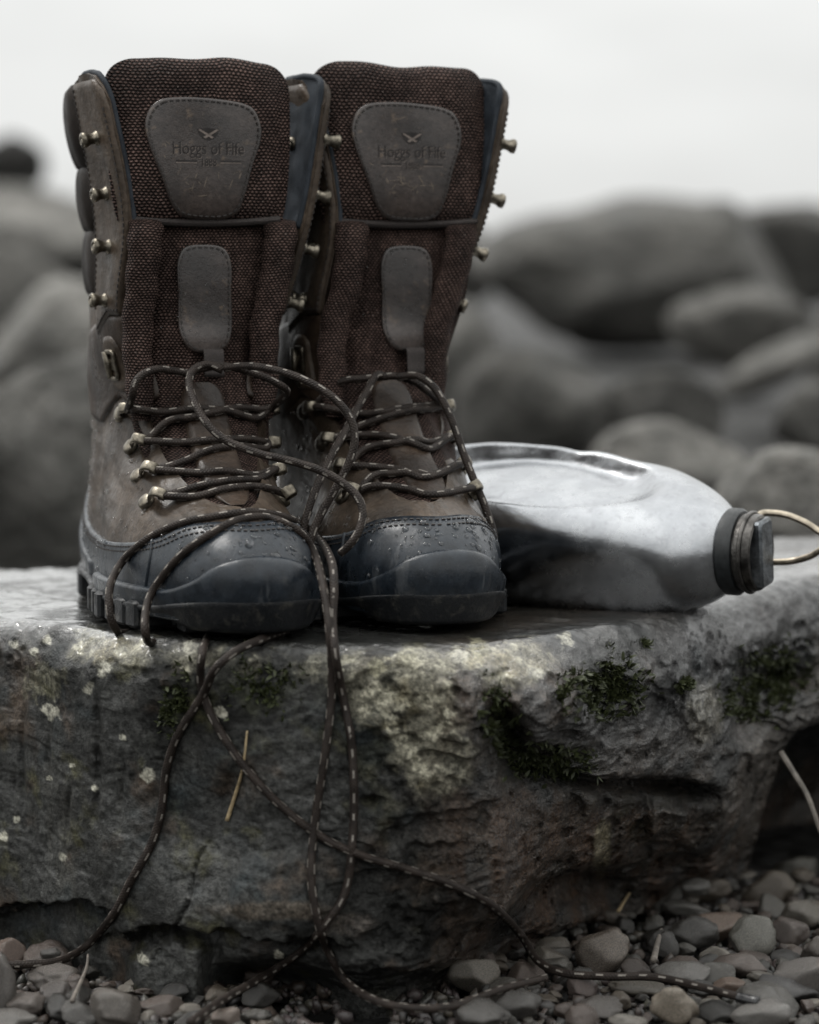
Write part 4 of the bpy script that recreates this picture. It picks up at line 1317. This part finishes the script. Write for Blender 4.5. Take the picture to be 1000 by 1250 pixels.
# ------------------------------------------------------------------ metal flask
def make_flask():
    org = np.array([.060, .122, 0.0]); ang = math.radians(-27); roll = math.radians(19)
    ax = np.array([math.cos(ang), math.sin(ang), 0.0])                 # towards the cap
    sd_ = np.array([-math.sin(ang), math.cos(ang), 0.0])               # away from the viewer
    up = np.array([0, 0, 1.0])
    sd2 = sd_*math.cos(roll) + up*math.sin(roll); up2 = up*math.cos(roll) - sd_*math.sin(roll)
    zc = .0415
    root = empty('flask', (org[0]+.06*ax[0], org[1]+.06*ax[1], 0.0))
    tag(root, 'dented bare aluminium flask lying on its side beside the boots', 'flask')
    rl = np.array(root.location)
    def cz(x): return -.0110*float(sstep(.0, .12, x))
    def W_(x, s_, h): return org + ax*x + sd2*s_ + up2*h + up*(zc+cz(x)) - rl
    # stations along the axis: x, half width, half height, axis lift, exponent
    st = [(-.066, .001, .001), (-.066, .016, .012), (-.064, .031, .023), (-.057, .043, .032), (-.046, .0495, .0368), (-.026, .0520, .0388), (.01, .0525, .0392), (.04, .0520, .0388), (.062, .0508, .0380), (.082, .0490, .0364),
          (.098, .0460, .0345), (.111, .0415, .0318), (.120, .0355, .0285), (.126, .0290, .0250), (.1295, .0235, .0222), (.132, .0208, .0206), (.137, .0205, .0205)]
    C = smooth_curve(np.array(st), 110)
    an = np.linspace(0, 2*math.pi, 160, endpoint=False)
    P = np.zeros((110, 160, 3))
    for i, (x, w, h) in enumerate(C):
        n = 2.0 + 1.1*float(sstep(.125, .085, x))*float(sstep(-.067, -.04, x))
        c_, s_ = np.cos(an), np.sin(an)
        a = w*np.sign(c_)*np.abs(c_)**(2/n); b = h*np.sign(s_)*np.abs(s_)**(2/n)
        f = float(sstep(.105, .070, x)*sstep(-.056, -.022, x))
        el = (a/.0435)**2 + ((x-.016)/.082)**2
        dish = .0120*sstep(1.0, .42, el)*(s_ > 0)              # hollowed upper face
        dish = dish*sstep(0, .25, s_)
        b = b - dish
        for k in range(160):
            P[i, k] = W_(x, a[k], b[k])
    wp = P + rl
    nrm = np.cross(np.gradient(P, axis=0), np.roll(P, -1, 1)-np.roll(P, 1, 1)); nrm /= np.linalg.norm(nrm, axis=-1)[..., None]+1e-12
    cen = P.mean(1, keepdims=True)
    sg = np.sign(((P-cen)*nrm).sum(-1)); nrm *= sg[..., None]
    rg = np.random.default_rng(12)
    neck = sstep(.128, .115, C[:, 0])[:, None]
    d = .0007*fbm(wp*24, 2)*neck + .00012*fbm(wp*90, 2)*neck
    for _ in range(26):                                                # dents
        i, k = rg.integers(20, 90), rg.integers(0, 160)
        r = rg.uniform(.005, .017)
        q = np.linalg.norm(P-P[i, k], axis=-1)
        d -= rg.uniform(.0003, .0013)*np.exp(-(q/r)**2)*neck
    P = P + nrm*d[..., None]
    m = NT('bare_aluminium')
    n1 = m.noise(30, 5, .65); n2 = m.noise(170, 5, .7)
    col = m.mix(m.ramp(n1, .35, .7), (.31, .32, .335), (.43, .44, .455))
    col = m.mix(m.ramp(n2, .5, .72, 0, .35), col, (.19, .19, .20))
    v = m.mapping(m.tc(), (30, 220, 220), (0, 0, ang))
    sc = m.ramp(m.math('ABSOLUTE', m.math('SUBTRACT', m.noise(1.0, 3, .6, v, .4), .5)), 0, .012, 1, 0)
    pit = m.math('MULTIPLY', m.ramp(m.noise(420, 3, .6), .66, .72), m.ramp(n1, .45, .6))
    col = m.mix(m.math('MULTIPLY', pit, .7), col, (.10, .10, .10))
    col = m.mix(m.math('MULTIPLY', sc, .18), col, (.25, .25, .26))
    vb = m.mapping(m.tc(), (16, 40, 40), (0, 0, ang))
    b = m.bump(m.noise(1.0, 2, .5, vb), .22, .005)
    b = m.bump(n2, .10, .0010, b)
    b = m.bump(sc, .10, .0004, b)
    m.set(Base_Color=col, Metallic=1.0, Roughness=m.ramp(m.noise(60, 5, .6), .3, .7, .19, .30), Normal=b)
    mb = MB(); mb.grid(P, cu=True); body = mb.build('body', m.m, root)
    V0 = np.vstack(mb.v) + rl; F0 = [list(f) for f in mb.f]
    # neck gasket, cap with a cross bar, wire bail
    A3 = np.array([sd2, up2, ax])
    o = org + ax*.129 + up*(zc-.0110) - rl
    mb = MB(); mb.lathe([(.0185, 0), (.0225, 0), (.0240, .0015), (.0240, .0070), (.0225, .0090), (.0195, .0095)], o, A3, 40)
    g = mb.build('gasket', simple('black_gasket', (.010, .012, .013), .45), root, True, 40)
    capm = simple('dull_cap_metal', (.10, .095, .09), .42, 1.0, .6, 90, .35, .001)
    mb = MB(); mb.lathe([(.0190, .008), (.0205, .0085), (.0212, .0100), (.0212, .0175), (.0206, .0192), (.0192, .0198), (.0182, .0186), (.0176, .0166), (.0001, .0162)], o, A3, 44)
    cap = mb.build('cap', capm, root, True, 35)
    mb = MB(); mb.box(o + ax*.0190, np.array([up2*.98+sd2*.2, sd2*.98-up2*.2, ax]), (.0186, .0095, .0042), .0014)
    mb.build('cap_bar', simple('worn_steel', (.13, .14, .15), .4, .9, .5, 120, .4, .001), cap, True, 35)
    wire = simple('galvanised_wire', (.33, .29, .23), .42, 1.0, .3)
    e = o + ax*.0135
    mb = MB()
    for s_ in (-1, 1):
        pts = [e + up2*s_*.0150 + sd2*.0160, e + up2*s_*.0150 + sd2*.0200 + ax*.002, e + up2*s_*.0140 + ax*.014 + sd2*.021, e + up2*s_*.0100 + ax*.026 + sd2*.020, e + up2*s_*.0042 + ax*.036 + sd2*.019,
               e + up2*s_*.0036 + ax*.050 + sd2*.018, e + up2*s_*.0040 + ax*.085 + sd2*.016]
        mb.tube(smooth_curve(np.array(pts), 40), .0019, 10)
    mb.build('wire_bail', wire, root)
    ringp = [o + ax*.0140 + .0218*(math.cos(t)*sd2 + math.sin(t)*up2) for t in np.linspace(0, 2*math.pi, 48, endpoint=False)]
    mb = MB(); mb.tube(ringp, .0012, 8, closed=True); mb.build('wire_collar', capm, cap)
    return V0, F0
FV, FF = make_flask()

# ------------------------------------------------------------------ stones of the gravel beach
GB = [(px, py) for px, py in ()]
peb_meshes = {}
def pmesh(kind, k):
    key = (kind, k)
    if key not in peb_meshes:
        if kind == 'round': me = stone_mesh('pebble', 500+k, 4, .24, 4 + k % 3, 1.0, .03, 15.0)
        elif kind == 'worn': me = stone_mesh('pebble', 600+k, 4, .24, 9, 1.0, .045, 30.0)
        else: me = stone_mesh('pebble', 700+k, 4, .18, 11, 1.0, .05, 45.0)
        peb_meshes[key] = me
    return peb_meshes[key]
import re
HERO = []
PB = []                                                       # placed: x, y, r
def ground_at(px, py, h=0.0):
    d = rayd(px, py)
    t = (GZ + h - CAM[2])/d[2]
    return CAM + d*t
def hero(px, py, hw, hh, rot, kind, k, tint, label, depth=.8, spin=0.0, dist=None, name='stone'):
    """a stone measured in the picture: centre, half sizes, roll"""
    P0 = ground_at(px, py, 0) if dist is None else at(px, py, dist)
    if dist is None:
        dg = P0[1]-CAM[1]; hz = hh*dg/F
        P0 = ground_at(px, py, hz*.75)
    s_ = (P0[1]-CAM[1])/F
    me = pmesh(kind, k)
    o = place_stone(name, me, P0, (hw*s_, hw*s_*depth, hh*s_), (random.uniform(-.2, .2), math.radians(-rot), spin), tint, M['pebble'])
    tag(o, label, 'stone', 'stones of the gravel beach')
    PB.append((P0[0], P0[1], hw*s_*.85))
    HERO.append((P0[0], P0[1], re.split(' (?:at|under|behind|leaning|with|highest|beside|on|tucked|near|right|lying|in|cut|below|against|wedged|before|between) ', label)[0]))
    return o
T = lambda v, r=1.0, b=1.0: (v*r*1.2, v*1.2, v*b*1.2)
hero(735, 1163, 40, 30, 33, 'broken', 1, T(1.35, 1.12, .9), 'angular brown stone leaning on the foot of the big boulder')
hero(822, 1228, 31, 29, 8, 'round', 2, T(2.3, 1.10, .86), 'cream rounded stone at the end of the long lace')
hero(917, 1146, 33, 29, -5, 'worn', 3, T(1.35, .98, .93), 'grey-green blocky stone with a wet flat face')
hero(972, 1064, 30, 25, -6, 'worn', 4, T(1.05, .98, .92), 'square dark grey stone highest at the right edge', dist=1.74)
hero(872, 1132, 38, 22, 22, 'worn', 5, T(1.25, 1.28, .84), 'rust brown wedge stone behind the blocky one')
hero(848, 1140, 34, 20, 4, 'broken', 6, T(.75), 'dark cracked slate lump beside the boulder foot')
hero(838, 1110, 30, 12, -10, 'broken', 7, T(1.6, .98, 1.0), 'pale grey flake on top of the dark slate lumps')
hero(850, 1082, 26, 10, -8, 'broken', 8, T(1.5, .98, 1.0), 'bluish flat chip tucked under the boulder overhang', dist=1.62)
hero(965, 1138, 22, 22, 0, 'round', 9, T(1.0, 1.15, .95), 'reddish brown egg-shaped stone near the right edge')
hero(836, 1190, 36, 17, -3, 'round', 10, T(1.4), 'grey oval pebble behind the lace tip')
hero(905, 1178, 32, 18, -4, 'round', 11, T(1.15, 1.15, .95), 'brownish oval pebble right of the lace tip')
hero(978, 1195, 34, 28, 10, 'round', 12, T(1.1, 1.05, .98), 'large smooth grey stone at the right edge')
hero(955, 1210, 42, 18, -14, 'worn', 13, T(.55, .98, 1.05), 'wet black stone lying before the smooth grey one')
hero(730, 1232, 32, 13, 3, 'round', 14, T(1.0, 1.05, .98), 'long flat grey pebble in the bottom row')
hero(710, 1205, 20, 18, 0, 'worn', 15, T(1.1, 1.2, .98), 'small reddish cube-like stone under the lace')
hero(778, 1205, 36, 12, -4, 'round', 16, T(1.15, 1.05, .9), 'long thin grey-brown pebble lying along the lace')
hero(930, 1240, 40, 22, 4, 'round', 17, T(1.45), 'speckled grey stone at the bottom right')
hero(630, 1228, 28, 20, 10, 'round', 18, T(.85), 'dark rounded stone beside the looped lace')
hero(585, 1242, 40, 20, 0, 'round', 19, T(.9), 'dark low stone at the bottom under the looped lace')
hero(765, 1248, 24, 14, 0, 'round', 20, T(1.9, 1.02, .95), 'pale pebble cut by the bottom edge')
hero(890, 1205, 22, 14, 8, 'worn', 21, T(1.3, 1.3, .85), 'small tan stone near the lace tip')
hero(142, 1232, 40, 27, -12, 'worn', 22, T(1.25, 1.06, .95), 'big speckled stone at the bottom left')
hero(68, 1192, 34, 18, -6, 'round', 23, T(1.2, 1.08, .96), 'smooth brown oval stone under the lace at left')
hero(70, 1212, 24, 16, -4, 'round', 24, T(1.0, 1.08, .98), 'dull brown pebble below the smooth oval one')
hero(35, 1226, 26, 16, 0, 'round', 25, T(1.25, 1.1, .96), 'round brown pebble near the bottom left corner')
hero(-4, 1205, 22, 42, 8, 'round', 26, T(1.0, 1.05, .98), 'tall grey stone cut by the left edge')
hero(15, 1165, 18, 22, 30, 'worn', 27, T(1.15, 1.3, .88), 'rust coloured angular stone against the boulder at left', dist=1.49)
hero(60, 1165, 14, 10, 0, 'round', 28, T(.9), 'tiny grey pebble beside the boulder at left', dist=1.47)
hero(275, 1243, 21, 15, 6, 'worn', 29, T(1.9, 1.15, .92), 'pale pinkish stone at the bottom between the laces')
hero(8, 1245, 36, 12, 0, 'round', 30, T(1.45), 'flat pale stone in the bottom left corner')
hero(100, 1238, 30, 16, -14, 'round', 31, T(.95), 'grey pebble wedged against the big speckled stone')
hero(1000, 1160, 24, 20, 5, 'round', 32, T(1.0, 1.1, .95), 'brown stone cut by the right edge above the smooth one')
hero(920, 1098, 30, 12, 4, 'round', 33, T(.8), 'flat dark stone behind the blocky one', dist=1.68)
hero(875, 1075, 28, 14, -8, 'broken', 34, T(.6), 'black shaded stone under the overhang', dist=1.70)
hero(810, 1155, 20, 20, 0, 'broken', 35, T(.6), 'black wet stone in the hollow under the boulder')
hero(778, 1186, 22, 14, 0, 'worn', 36, T(.7, 1.15, .95), 'dark stone behind the leaning brown one')

def rock_front(x):                                            # where the boulder meets the gravel
    col = np.argmin(np.abs(RP[RNR-1, :, 0]-x))
    return RP[RNR-1, col, 1]
rg = np.random.default_rng(21)
cname = {'red': 'reddish brown', 'grey': 'grey', 'pale': 'pale', 'dark': 'dark wet', 'tan': 'tan'}
n_peb = 0
for trial in range(9000):
    if n_peb >= 235: break
    if rg.random() < .72: px, py = rg.uniform(560, 1012), rg.uniform(1075, 1262)
    else: px, py = rg.uniform(-12, 330), rg.uniform(1150, 1262)
    Pg = ground_at(px, py)
    r = .0040 + .0110*rg.random()**2.6
    if Pg[1] > rock_front(Pg[0]) + .015: continue
    if any((Pg[0]-x)**2 + (Pg[1]-y)**2 < (.80*(r+q))**2 for x, y, q in PB): continue
    PB.append((Pg[0], Pg[1], r))
    cls = rg.choice(['red', 'grey', 'pale', 'dark', 'tan'], p=[.20, .30, .14, .20, .16])
    v = {'red': rg.uniform(.8, 1.1), 'grey': rg.uniform(.8, 1.35), 'pale': rg.uniform(1.7, 2.4), 'dark': rg.uniform(.4, .65), 'tan': rg.uniform(1.1, 1.5)}[cls]
    tr, tb = {'red': (1.2, .92), 'grey': (1.0, .96), 'pale': (1.04, .92), 'dark': (1.0, .98), 'tan': (1.12, .86)}[cls]
    kind = rg.choice(['round', 'worn', 'broken'], p=[.5, .38, .12])
    o = place_stone('pebble', pmesh(kind, int(rg.integers(40, 46))), (Pg[0], Pg[1], GZ + r*rg.uniform(.15, .55)),
                    (r*rg.uniform(.9, 1.35), r*rg.uniform(.8, 1.1), r*rg.uniform(.55, .85)), (rg.uniform(-.4, .4), rg.uniform(-.4, .4), rg.uniform(0, 6.3)), (v*tr, v, v*tb), M['pebble'])
    near = min(HERO, key=lambda h_: (h_[0]-Pg[0])**2 + (h_[1]-Pg[1])**2)
    side_ = 'left of' if Pg[0] < near[0] - .008 else 'right of' if Pg[0] > near[0] + .008 else ('before' if Pg[1] < near[1] else 'behind')
    szn = 'tiny' if r < .0055 else 'small' if r < .0085 else 'larger'
    shp = {'round': 'rounded', 'worn': 'worn', 'broken': 'angular'}[str(kind)]
    tag(o, f'{szn} {cname[str(cls)]} {shp} pebble {side_} the {near[2]}', 'pebble', 'pebbles in the gravel')
    n_peb += 1
# grit between the pebbles: too small to count
def grit():
    m = NT('grit'); m.set(Base_Color=m.mix(1.0, m.attr('tint'), m.ramp(m.noise(900, 3), .3, .7, .6, 1.3), 'MULTIPLY'), Roughness=.5)
    bm = bmesh.new(); bmesh.ops.create_icosphere(bm, subdivisions=1, radius=1)
    bv = np.array([v.co[:] for v in bm.verts]); bf = [[v.index for v in f.verts] for f in bm.faces]; bm.free()
    mb = MB(); cols = []
    for k in range(4200):
        if rg.random() < .7: px, py = rg.uniform(480, 1120), rg.uniform(1060, 1300)
        else: px, py = rg.uniform(-120, 420), rg.uniform(1140, 1300)
        Pg = ground_at(px, py)
        if Pg[1] > rock_front(Pg[0]) + .03: continue
        r = rg.uniform(.0014, .0048)
        R = np.linalg.qr(rg.normal(size=(3, 3)))[0]
        V = (bv*(1+.22*rg.normal(size=(len(bv), 1)))*np.array([1.25, .95, .7])*r) @ R + np.array([Pg[0], Pg[1], GZ - .006 + rg.uniform(0, .006)])
        mb.add(V, bf)
        g = rg.uniform(.015, .055)*np.array([rg.uniform(1, 1.35), 1, rg.uniform(.75, 1)])
        cols.append(np.tile([*g, 1], (len(bv), 1)))
    me = mb.mesh('grit')
    at_ = me.color_attributes.new('tint', 'FLOAT_COLOR', 'POINT')
    at_.data.foreach_set('color', np.vstack(cols).astype(np.float32).ravel())
    o = link('grit', me, m.m)
    tag(o, 'fine wet grit filling the gaps between the pebbles', None, None, 'stuff')
grit()

# ------------------------------------------------------------------ laces
BV = [BVHTree.FromPolygons(V.tolist(), Fc) for V, Fc in ((BL.V, BL.F), (BR.V, BR.F), (FV, FF))] + [ROCK]
def hit_any(px, py):
    best = (None, None, None, 1e9)
    for b in BV:
        h_ = hit(b, px, py)
        if h_[0] is not None and h_[3] < best[3]: best = h_
    return best
def hk(B, side, k, j=0):
    p = B.hooks[side][k][j]; x, y = project(p)
    return (float(x), float(y), float(p[1]-CAM[1]))
LR = .00215
def lace_path(pts, lift=LR*1.05, n=None, smooth=5):
    """pts: (px, py) laid on whatever lies there, or (px, py, dist) hanging free at that distance"""
    Q = smooth_curve(np.array([(p[0], p[1]) for p in pts], float), max(24, int(sum(math.dist(a[:2], b[:2]) for a, b in zip(pts, pts[1:]))/4)))
    # distance: known ones interpolated, others measured on the surface
    sk = np.array([np.argmin(np.hypot(Q[:, 0]-p[0], Q[:, 1]-p[1])) for p in pts])
    D = np.full(len(Q), np.nan); H = np.full(len(Q), np.nan)
    for i, (x, y) in enumerate(Q):
        loc, nrm, idx, dd = hit_any(x, y)
        g = ground_at(x, y, .012) if rayd(x, y)[2] < 0 else None
        best = None
        if loc is not None: best = loc.y - CAM[1]
        if g is not None and (best is None or g[1]-CAM[1] < best): best = g[1]-CAM[1]
        H[i] = (best if best is not None else 1.6) - lift*1.15
    free = np.array([len(p) > 2 for p in pts])
    for k in range(len(pts)-1):
        a, b = sk[k], sk[k+1]
        if b <= a: continue
        da = pts[k][2] if free[k] else H[a]; db = pts[k+1][2] if free[k+1] else H[b]
        r = np.arange(a, b+1); t = (r-a)/(b-a)
        lin = da*(1-t) + db*t
        if free[k] or free[k+1]: D[r] = np.minimum(lin, H[r]) if False else lin
        else: D[r] = H[r]
    D = np.where(np.isnan(D), H, D)
    air = np.zeros(len(Q), bool)
    for k in range(len(pts)-1):
        if free[k] and free[k+1]: air[sk[k]:sk[k+1]+1] = True
    for _ in range(smooth):
        Dp = np.pad(D, 2, 'edge'); D2 = (Dp[:-4]+Dp[1:-3]+Dp[2:-2]+Dp[3:-1]+Dp[4:])/5
        D = np.where(air, D2, np.minimum(D2, H + .0006))
    return np.array([at(x, y, d) for (x, y), d in zip(Q, D)])
def lace_obj(B, paths, label=None):
    mb = MB()
    v0 = 0
    for k, p in enumerate(paths):
        P = lace_path(p)
        L_ = np.sum(np.linalg.norm(np.diff(P, axis=0), axis=1))
        P = smooth_curve(P[::2] if len(P) > 8 else P, max(20, int(L_/.0016)))
        mb.tube(B.l(P), LR, 12, v0=k*.0047)
    o = mb.build('lace', M['lace'], B.root)
    if label: o['label'] = label
    return o
# left boot: rows on the instep, the free loops and the long ends
def row(B, l, r, mid):
    return [hk(B, 0, l, 0), hk(B, 0, l, 1)] + mid + [hk(B, 1, r, 1), hk(B, 1, r, 0)]
h0, g0 = hk(BL, 0, 0), hk(BL, 1, 0)
left_rows = [
 [h0, (160, 489, 1.516), (168, 463, 1.518), (190, 451, 1.526), (232, 455), (247, 450, 1.530), (275, 447, 1.530), (308, 455, 1.528), (335, 466, 1.527), (350, 478, 1.530), g0],
 row(BL, 0, 0, [(200, 503), (236, 499), (275, 501), (315, 510)]),
 row(BL, 1, 0, [(206, 514), (236, 509), (262, 503), (290, 498), (322, 500)]),
 row(BL, 1, 1, [(224, 540), (260, 537), (305, 536), (328, 540)]),
 row(BL, 2, 1, [(225, 563), (260, 548), (296, 545), (325, 547)]),
 row(BL, 2, 2, [(245, 577), (275, 575), (314, 580)]),
 row(BL, 3, 2, [(248, 592), (285, 586), (318, 584)]),
 row(BL, 3, 3, [(240, 606), (275, 597), (312, 594), (335, 598)]),
]
left_free = [
 # over the keeper, down across the rows and out in a loop over the other boot
 [(272, 452, 1.528), (252, 445, 1.526), (236, 452, 1.520), (231, 466, 1.512), (236, 487, 1.503), (249, 512, 1.494), (272, 535, 1.488), (314, 553, 1.482), (352, 562, 1.478), (390, 574, 1.472), (419, 590, 1.468), (438, 609, 1.464), (443, 628, 1.460), (438, 648, 1.455), (428, 664, 1.452), (415, 676, 1.458)],
 [(274, 449, 1.528), (308, 447, 1.515), (352, 456, 1.502), (384, 470, 1.496), (413, 491, 1.492), (429, 514, 1.490), (433, 538, 1.488), (427, 562, 1.486), (412, 592, 1.484), (396, 620, 1.482), (384, 645, 1.480), (378, 665, 1.476)],
 # the doubled lace laid over the toe and hanging down the boulder
 [(168, 768, 1.50), (153, 773, 1.472), (144, 771, 1.452), (136, 755, 1.446), (134, 718, 1.455), (147, 689), (168, 667), (196, 649), (227, 637), (266, 630), (308, 625), (343, 630), (371, 642), (392, 661), (405, 686, 1.418), (408, 717, 1.405), (406, 756, 1.400), (410, 800, 1.385), (418, 845), (429, 905), (432, 960), (430, 1030), (421, 1090), (396, 1130), (369, 1160), (325, 1190), (270, 1222), (232, 1248)],
 [(208, 776, 1.475), (192, 783, 1.448), (182, 784, 1.426), (177, 765, 1.413), (182, 731), (199, 703), (224, 675), (255, 653), (287, 636), (322, 631), (350, 640), (371, 655), (385, 679), (393, 707, 1.410), (399, 742, 1.400), (403, 780, 1.392), (405, 845), (397, 920), (385, 1000), (380, 1070), (387, 1120), (400, 1160), (425, 1200), (460, 1222), (505, 1231), (550, 1229), (615, 1207), (668, 1194)],
]
right_free_ends = [
 [(350, 772, 1.47), (336, 775, 1.440), (318, 781, 1.412), (285, 797, 1.395), (262, 818, 1.388), (249, 846), (235, 868), (215, 902), (203, 940), (197, 990), (185, 1030), (160, 1075), (138, 1117), (105, 1155), (75, 1172), (40, 1177), (8, 1178)],
 [(258, 772, 1.48), (253, 779, 1.44), (248, 794, 1.396), (245, 832), (255, 866), (280, 910), (310, 950), (350, 990), (390, 1020), (435, 1042), (500, 1062), (550, 1079), (600, 1105), (635, 1140), (658, 1174), (685, 1187), (740, 1192), (800, 1193), (860, 1206), (905, 1218)],
]
lace_obj(BL, left_rows + left_free + right_free_ends, 'dark brown cord with pale flecks, hanging down the boulder')
P = lace_path([(900, 1217), (912, 1220), (926, 1223)])
mb = MB(); mb.tube(BL.l(smooth_curve(P, 12)), .0026, 10); mb.build('aglet', M['aglet'], BL.root)
h0, g0 = hk(BR, 0, 0), hk(BR, 1, 0)
right_rows = [
 [h0, (402, 478, 1.578), (410, 469, 1.575), (424, 464, 1.572), (445, 462, 1.571), (461, 461, 1.571), (483, 459, 1.570), (506, 466, 1.568), (524, 479, 1.570), g0],
 row(BR, 0, 0, [(445, 505), (487, 499), (515, 496)]),
 row(BR, 1, 0, [(440, 520), (474, 508), (505, 500), (520, 500)]),
 row(BR, 1, 1, [(440, 531), (470, 532), (502, 540), (525, 548)]),
 row(BR, 2, 1, [(440, 551), (458, 544), (480, 541), (506, 537), (525, 540)]),
 row(BR, 2, 2, [(445, 569), (490, 574), (518, 583)]),
 row(BR, 3, 2, [(455, 581), (480, 578), (509, 577), (528, 581)]),
 row(BR, 3, 3, [(450, 594), (464, 593), (499, 597), (525, 604)]),
]
right_free = [
 [(470, 460, 1.566), (461, 457, 1.562), (449, 476, 1.555), (437, 497, 1.545), (428, 515, 1.535), (416, 536, 1.522), (401, 563, 1.508), (386, 596, 1.498), (373, 634, 1.490), (368, 655, 1.488)],
 [(485, 460, 1.566), (509, 459, 1.560), (528, 471, 1.555), (541, 490, 1.550), (554, 519, 1.546), (566, 554, 1.541), (579, 587, 1.536), (592, 618, 1.530), (602, 650, 1.525), (604, 676, 1.522)],
]
lace_obj(BR, right_rows + right_free)

# ------------------------------------------------------------------ moss, stems, driftwood
def moss(name, label, patches, n, seed):
    r = np.random.default_rng(seed)
    m = NT('moss'); m.set(Base_Color=m.mix(m.noise(260, 3), (.008, .011, .0035), (.046, .056, .014)), Roughness=.6)
    mb = MB()
    for cx, cy, sx, sy, rot, wgt in patches:
        c_, s_ = math.cos(math.radians(rot)), math.sin(math.radians(rot))
        for _ in range(int(n*wgt)):
            a, b = r.normal(0, .5, 2)
            x, y = cx + a*sx*c_ - b*sy*s_, cy + a*sx*s_ + b*sy*c_
            loc, nrm, i, d = hit(ROCK, x, y)
            if loc is None: continue
            if perlin(np.array([x/14, y/14, 2.0])) < -.12: continue
            o = np.array(loc); nn = np.array(nrm); nn = nn if nn @ (CAM-o) > 0 else -nn
            for q in range(2):
                dv = nn + r.normal(0, .75, 3) + np.array([0, 0, .25]); dv /= np.linalg.norm(dv)
                t = np.cross(dv, r.normal(size=3)); t /= np.linalg.norm(t)
                h = r.uniform(.0018, .0052); w = h*.2
                mb.add([o - t*w - nn*.0004, o + t*w - nn*.0004, o + dv*h*.6 + t*w*.8, o + dv*h, o + dv*h*.6 - t*w*.8], [[0, 1, 2, 3, 4]])
    o = mb.build(name, m.m, fix=False, smooth=False)
    tag(o, label, None, None, 'stuff')
moss('moss', 'dark green moss cushion on the grey shoulder of the boulder', [(742, 842, 36, 34, 0, 1.2), (785, 788, 6, 5, 0, .12), (835, 838, 7, 8, 0, .15), (690, 850, 10, 22, 10, .2)], 900, 31)
moss('moss', 'black green moss in the hollow left of the crevice', [(612, 888, 20, 46, -18, 1.0), (668, 930, 44, 20, 5, 1.2)], 900, 32)
moss('moss', 'dark moss tuft in the right hollow of the boulder', [(942, 830, 44, 34, -32, 1.6), (905, 862, 20, 14, 0, .4)], 900, 33)
moss('moss', 'thin yellow green moss on the boulder under the left boot', [(214, 862, 14, 36, 15, .4), (325, 835, 45, 30, 0, .35)], 700, 34)
straw = simple('dry_straw', (.30, .23, .13), .6, 0, .3, 300)
def stem(name, label, cat, pts, r0, r1, mat, n=24):
    P = lace_path(pts, lift=r0)
    mb = MB(); P = smooth_curve(P[::3], n)
    mb.tube(P, np.linspace(r0, r1, n), 7); o = mb.build(name, mat)
    tag(o, label, cat)
stem('dry_stem', 'short dry grass stem caught in a crack of the boulder face', 'stem', [(277, 1002), (288, 968), (296, 940), (303, 882)], .0011, .0005, straw)
stem('dry_stem', 'pale straw lying by the boulder foot near the leaning stone', 'stem', [(755, 1112), (762, 1100), (770, 1088)], .0012, .0008, straw)
bark = simple('grey_driftwood', (.12, .105, .09), .7, 0, .4, 160, .5, .001)
stem('twig', 'bare grey twig hanging at the right edge of the boulder', 'twig', [(953, 918, 1.60), (968, 942, 1.585), (985, 970, 1.575), (998, 1005, 1.57), (1012, 1040, 1.57)], .0018, .0014, bark)
stem('twig', 'short pale twig standing in the gravel under the boulder', 'twig', [(798, 1172), (803, 1150), (808, 1132)], .0018, .0012, bark)
stem('twig', 'thin forked twig beside the lace at the lower left', 'twig', [(88, 1222), (98, 1200), (106, 1180), (108, 1160)], .0012, .0007, bark)
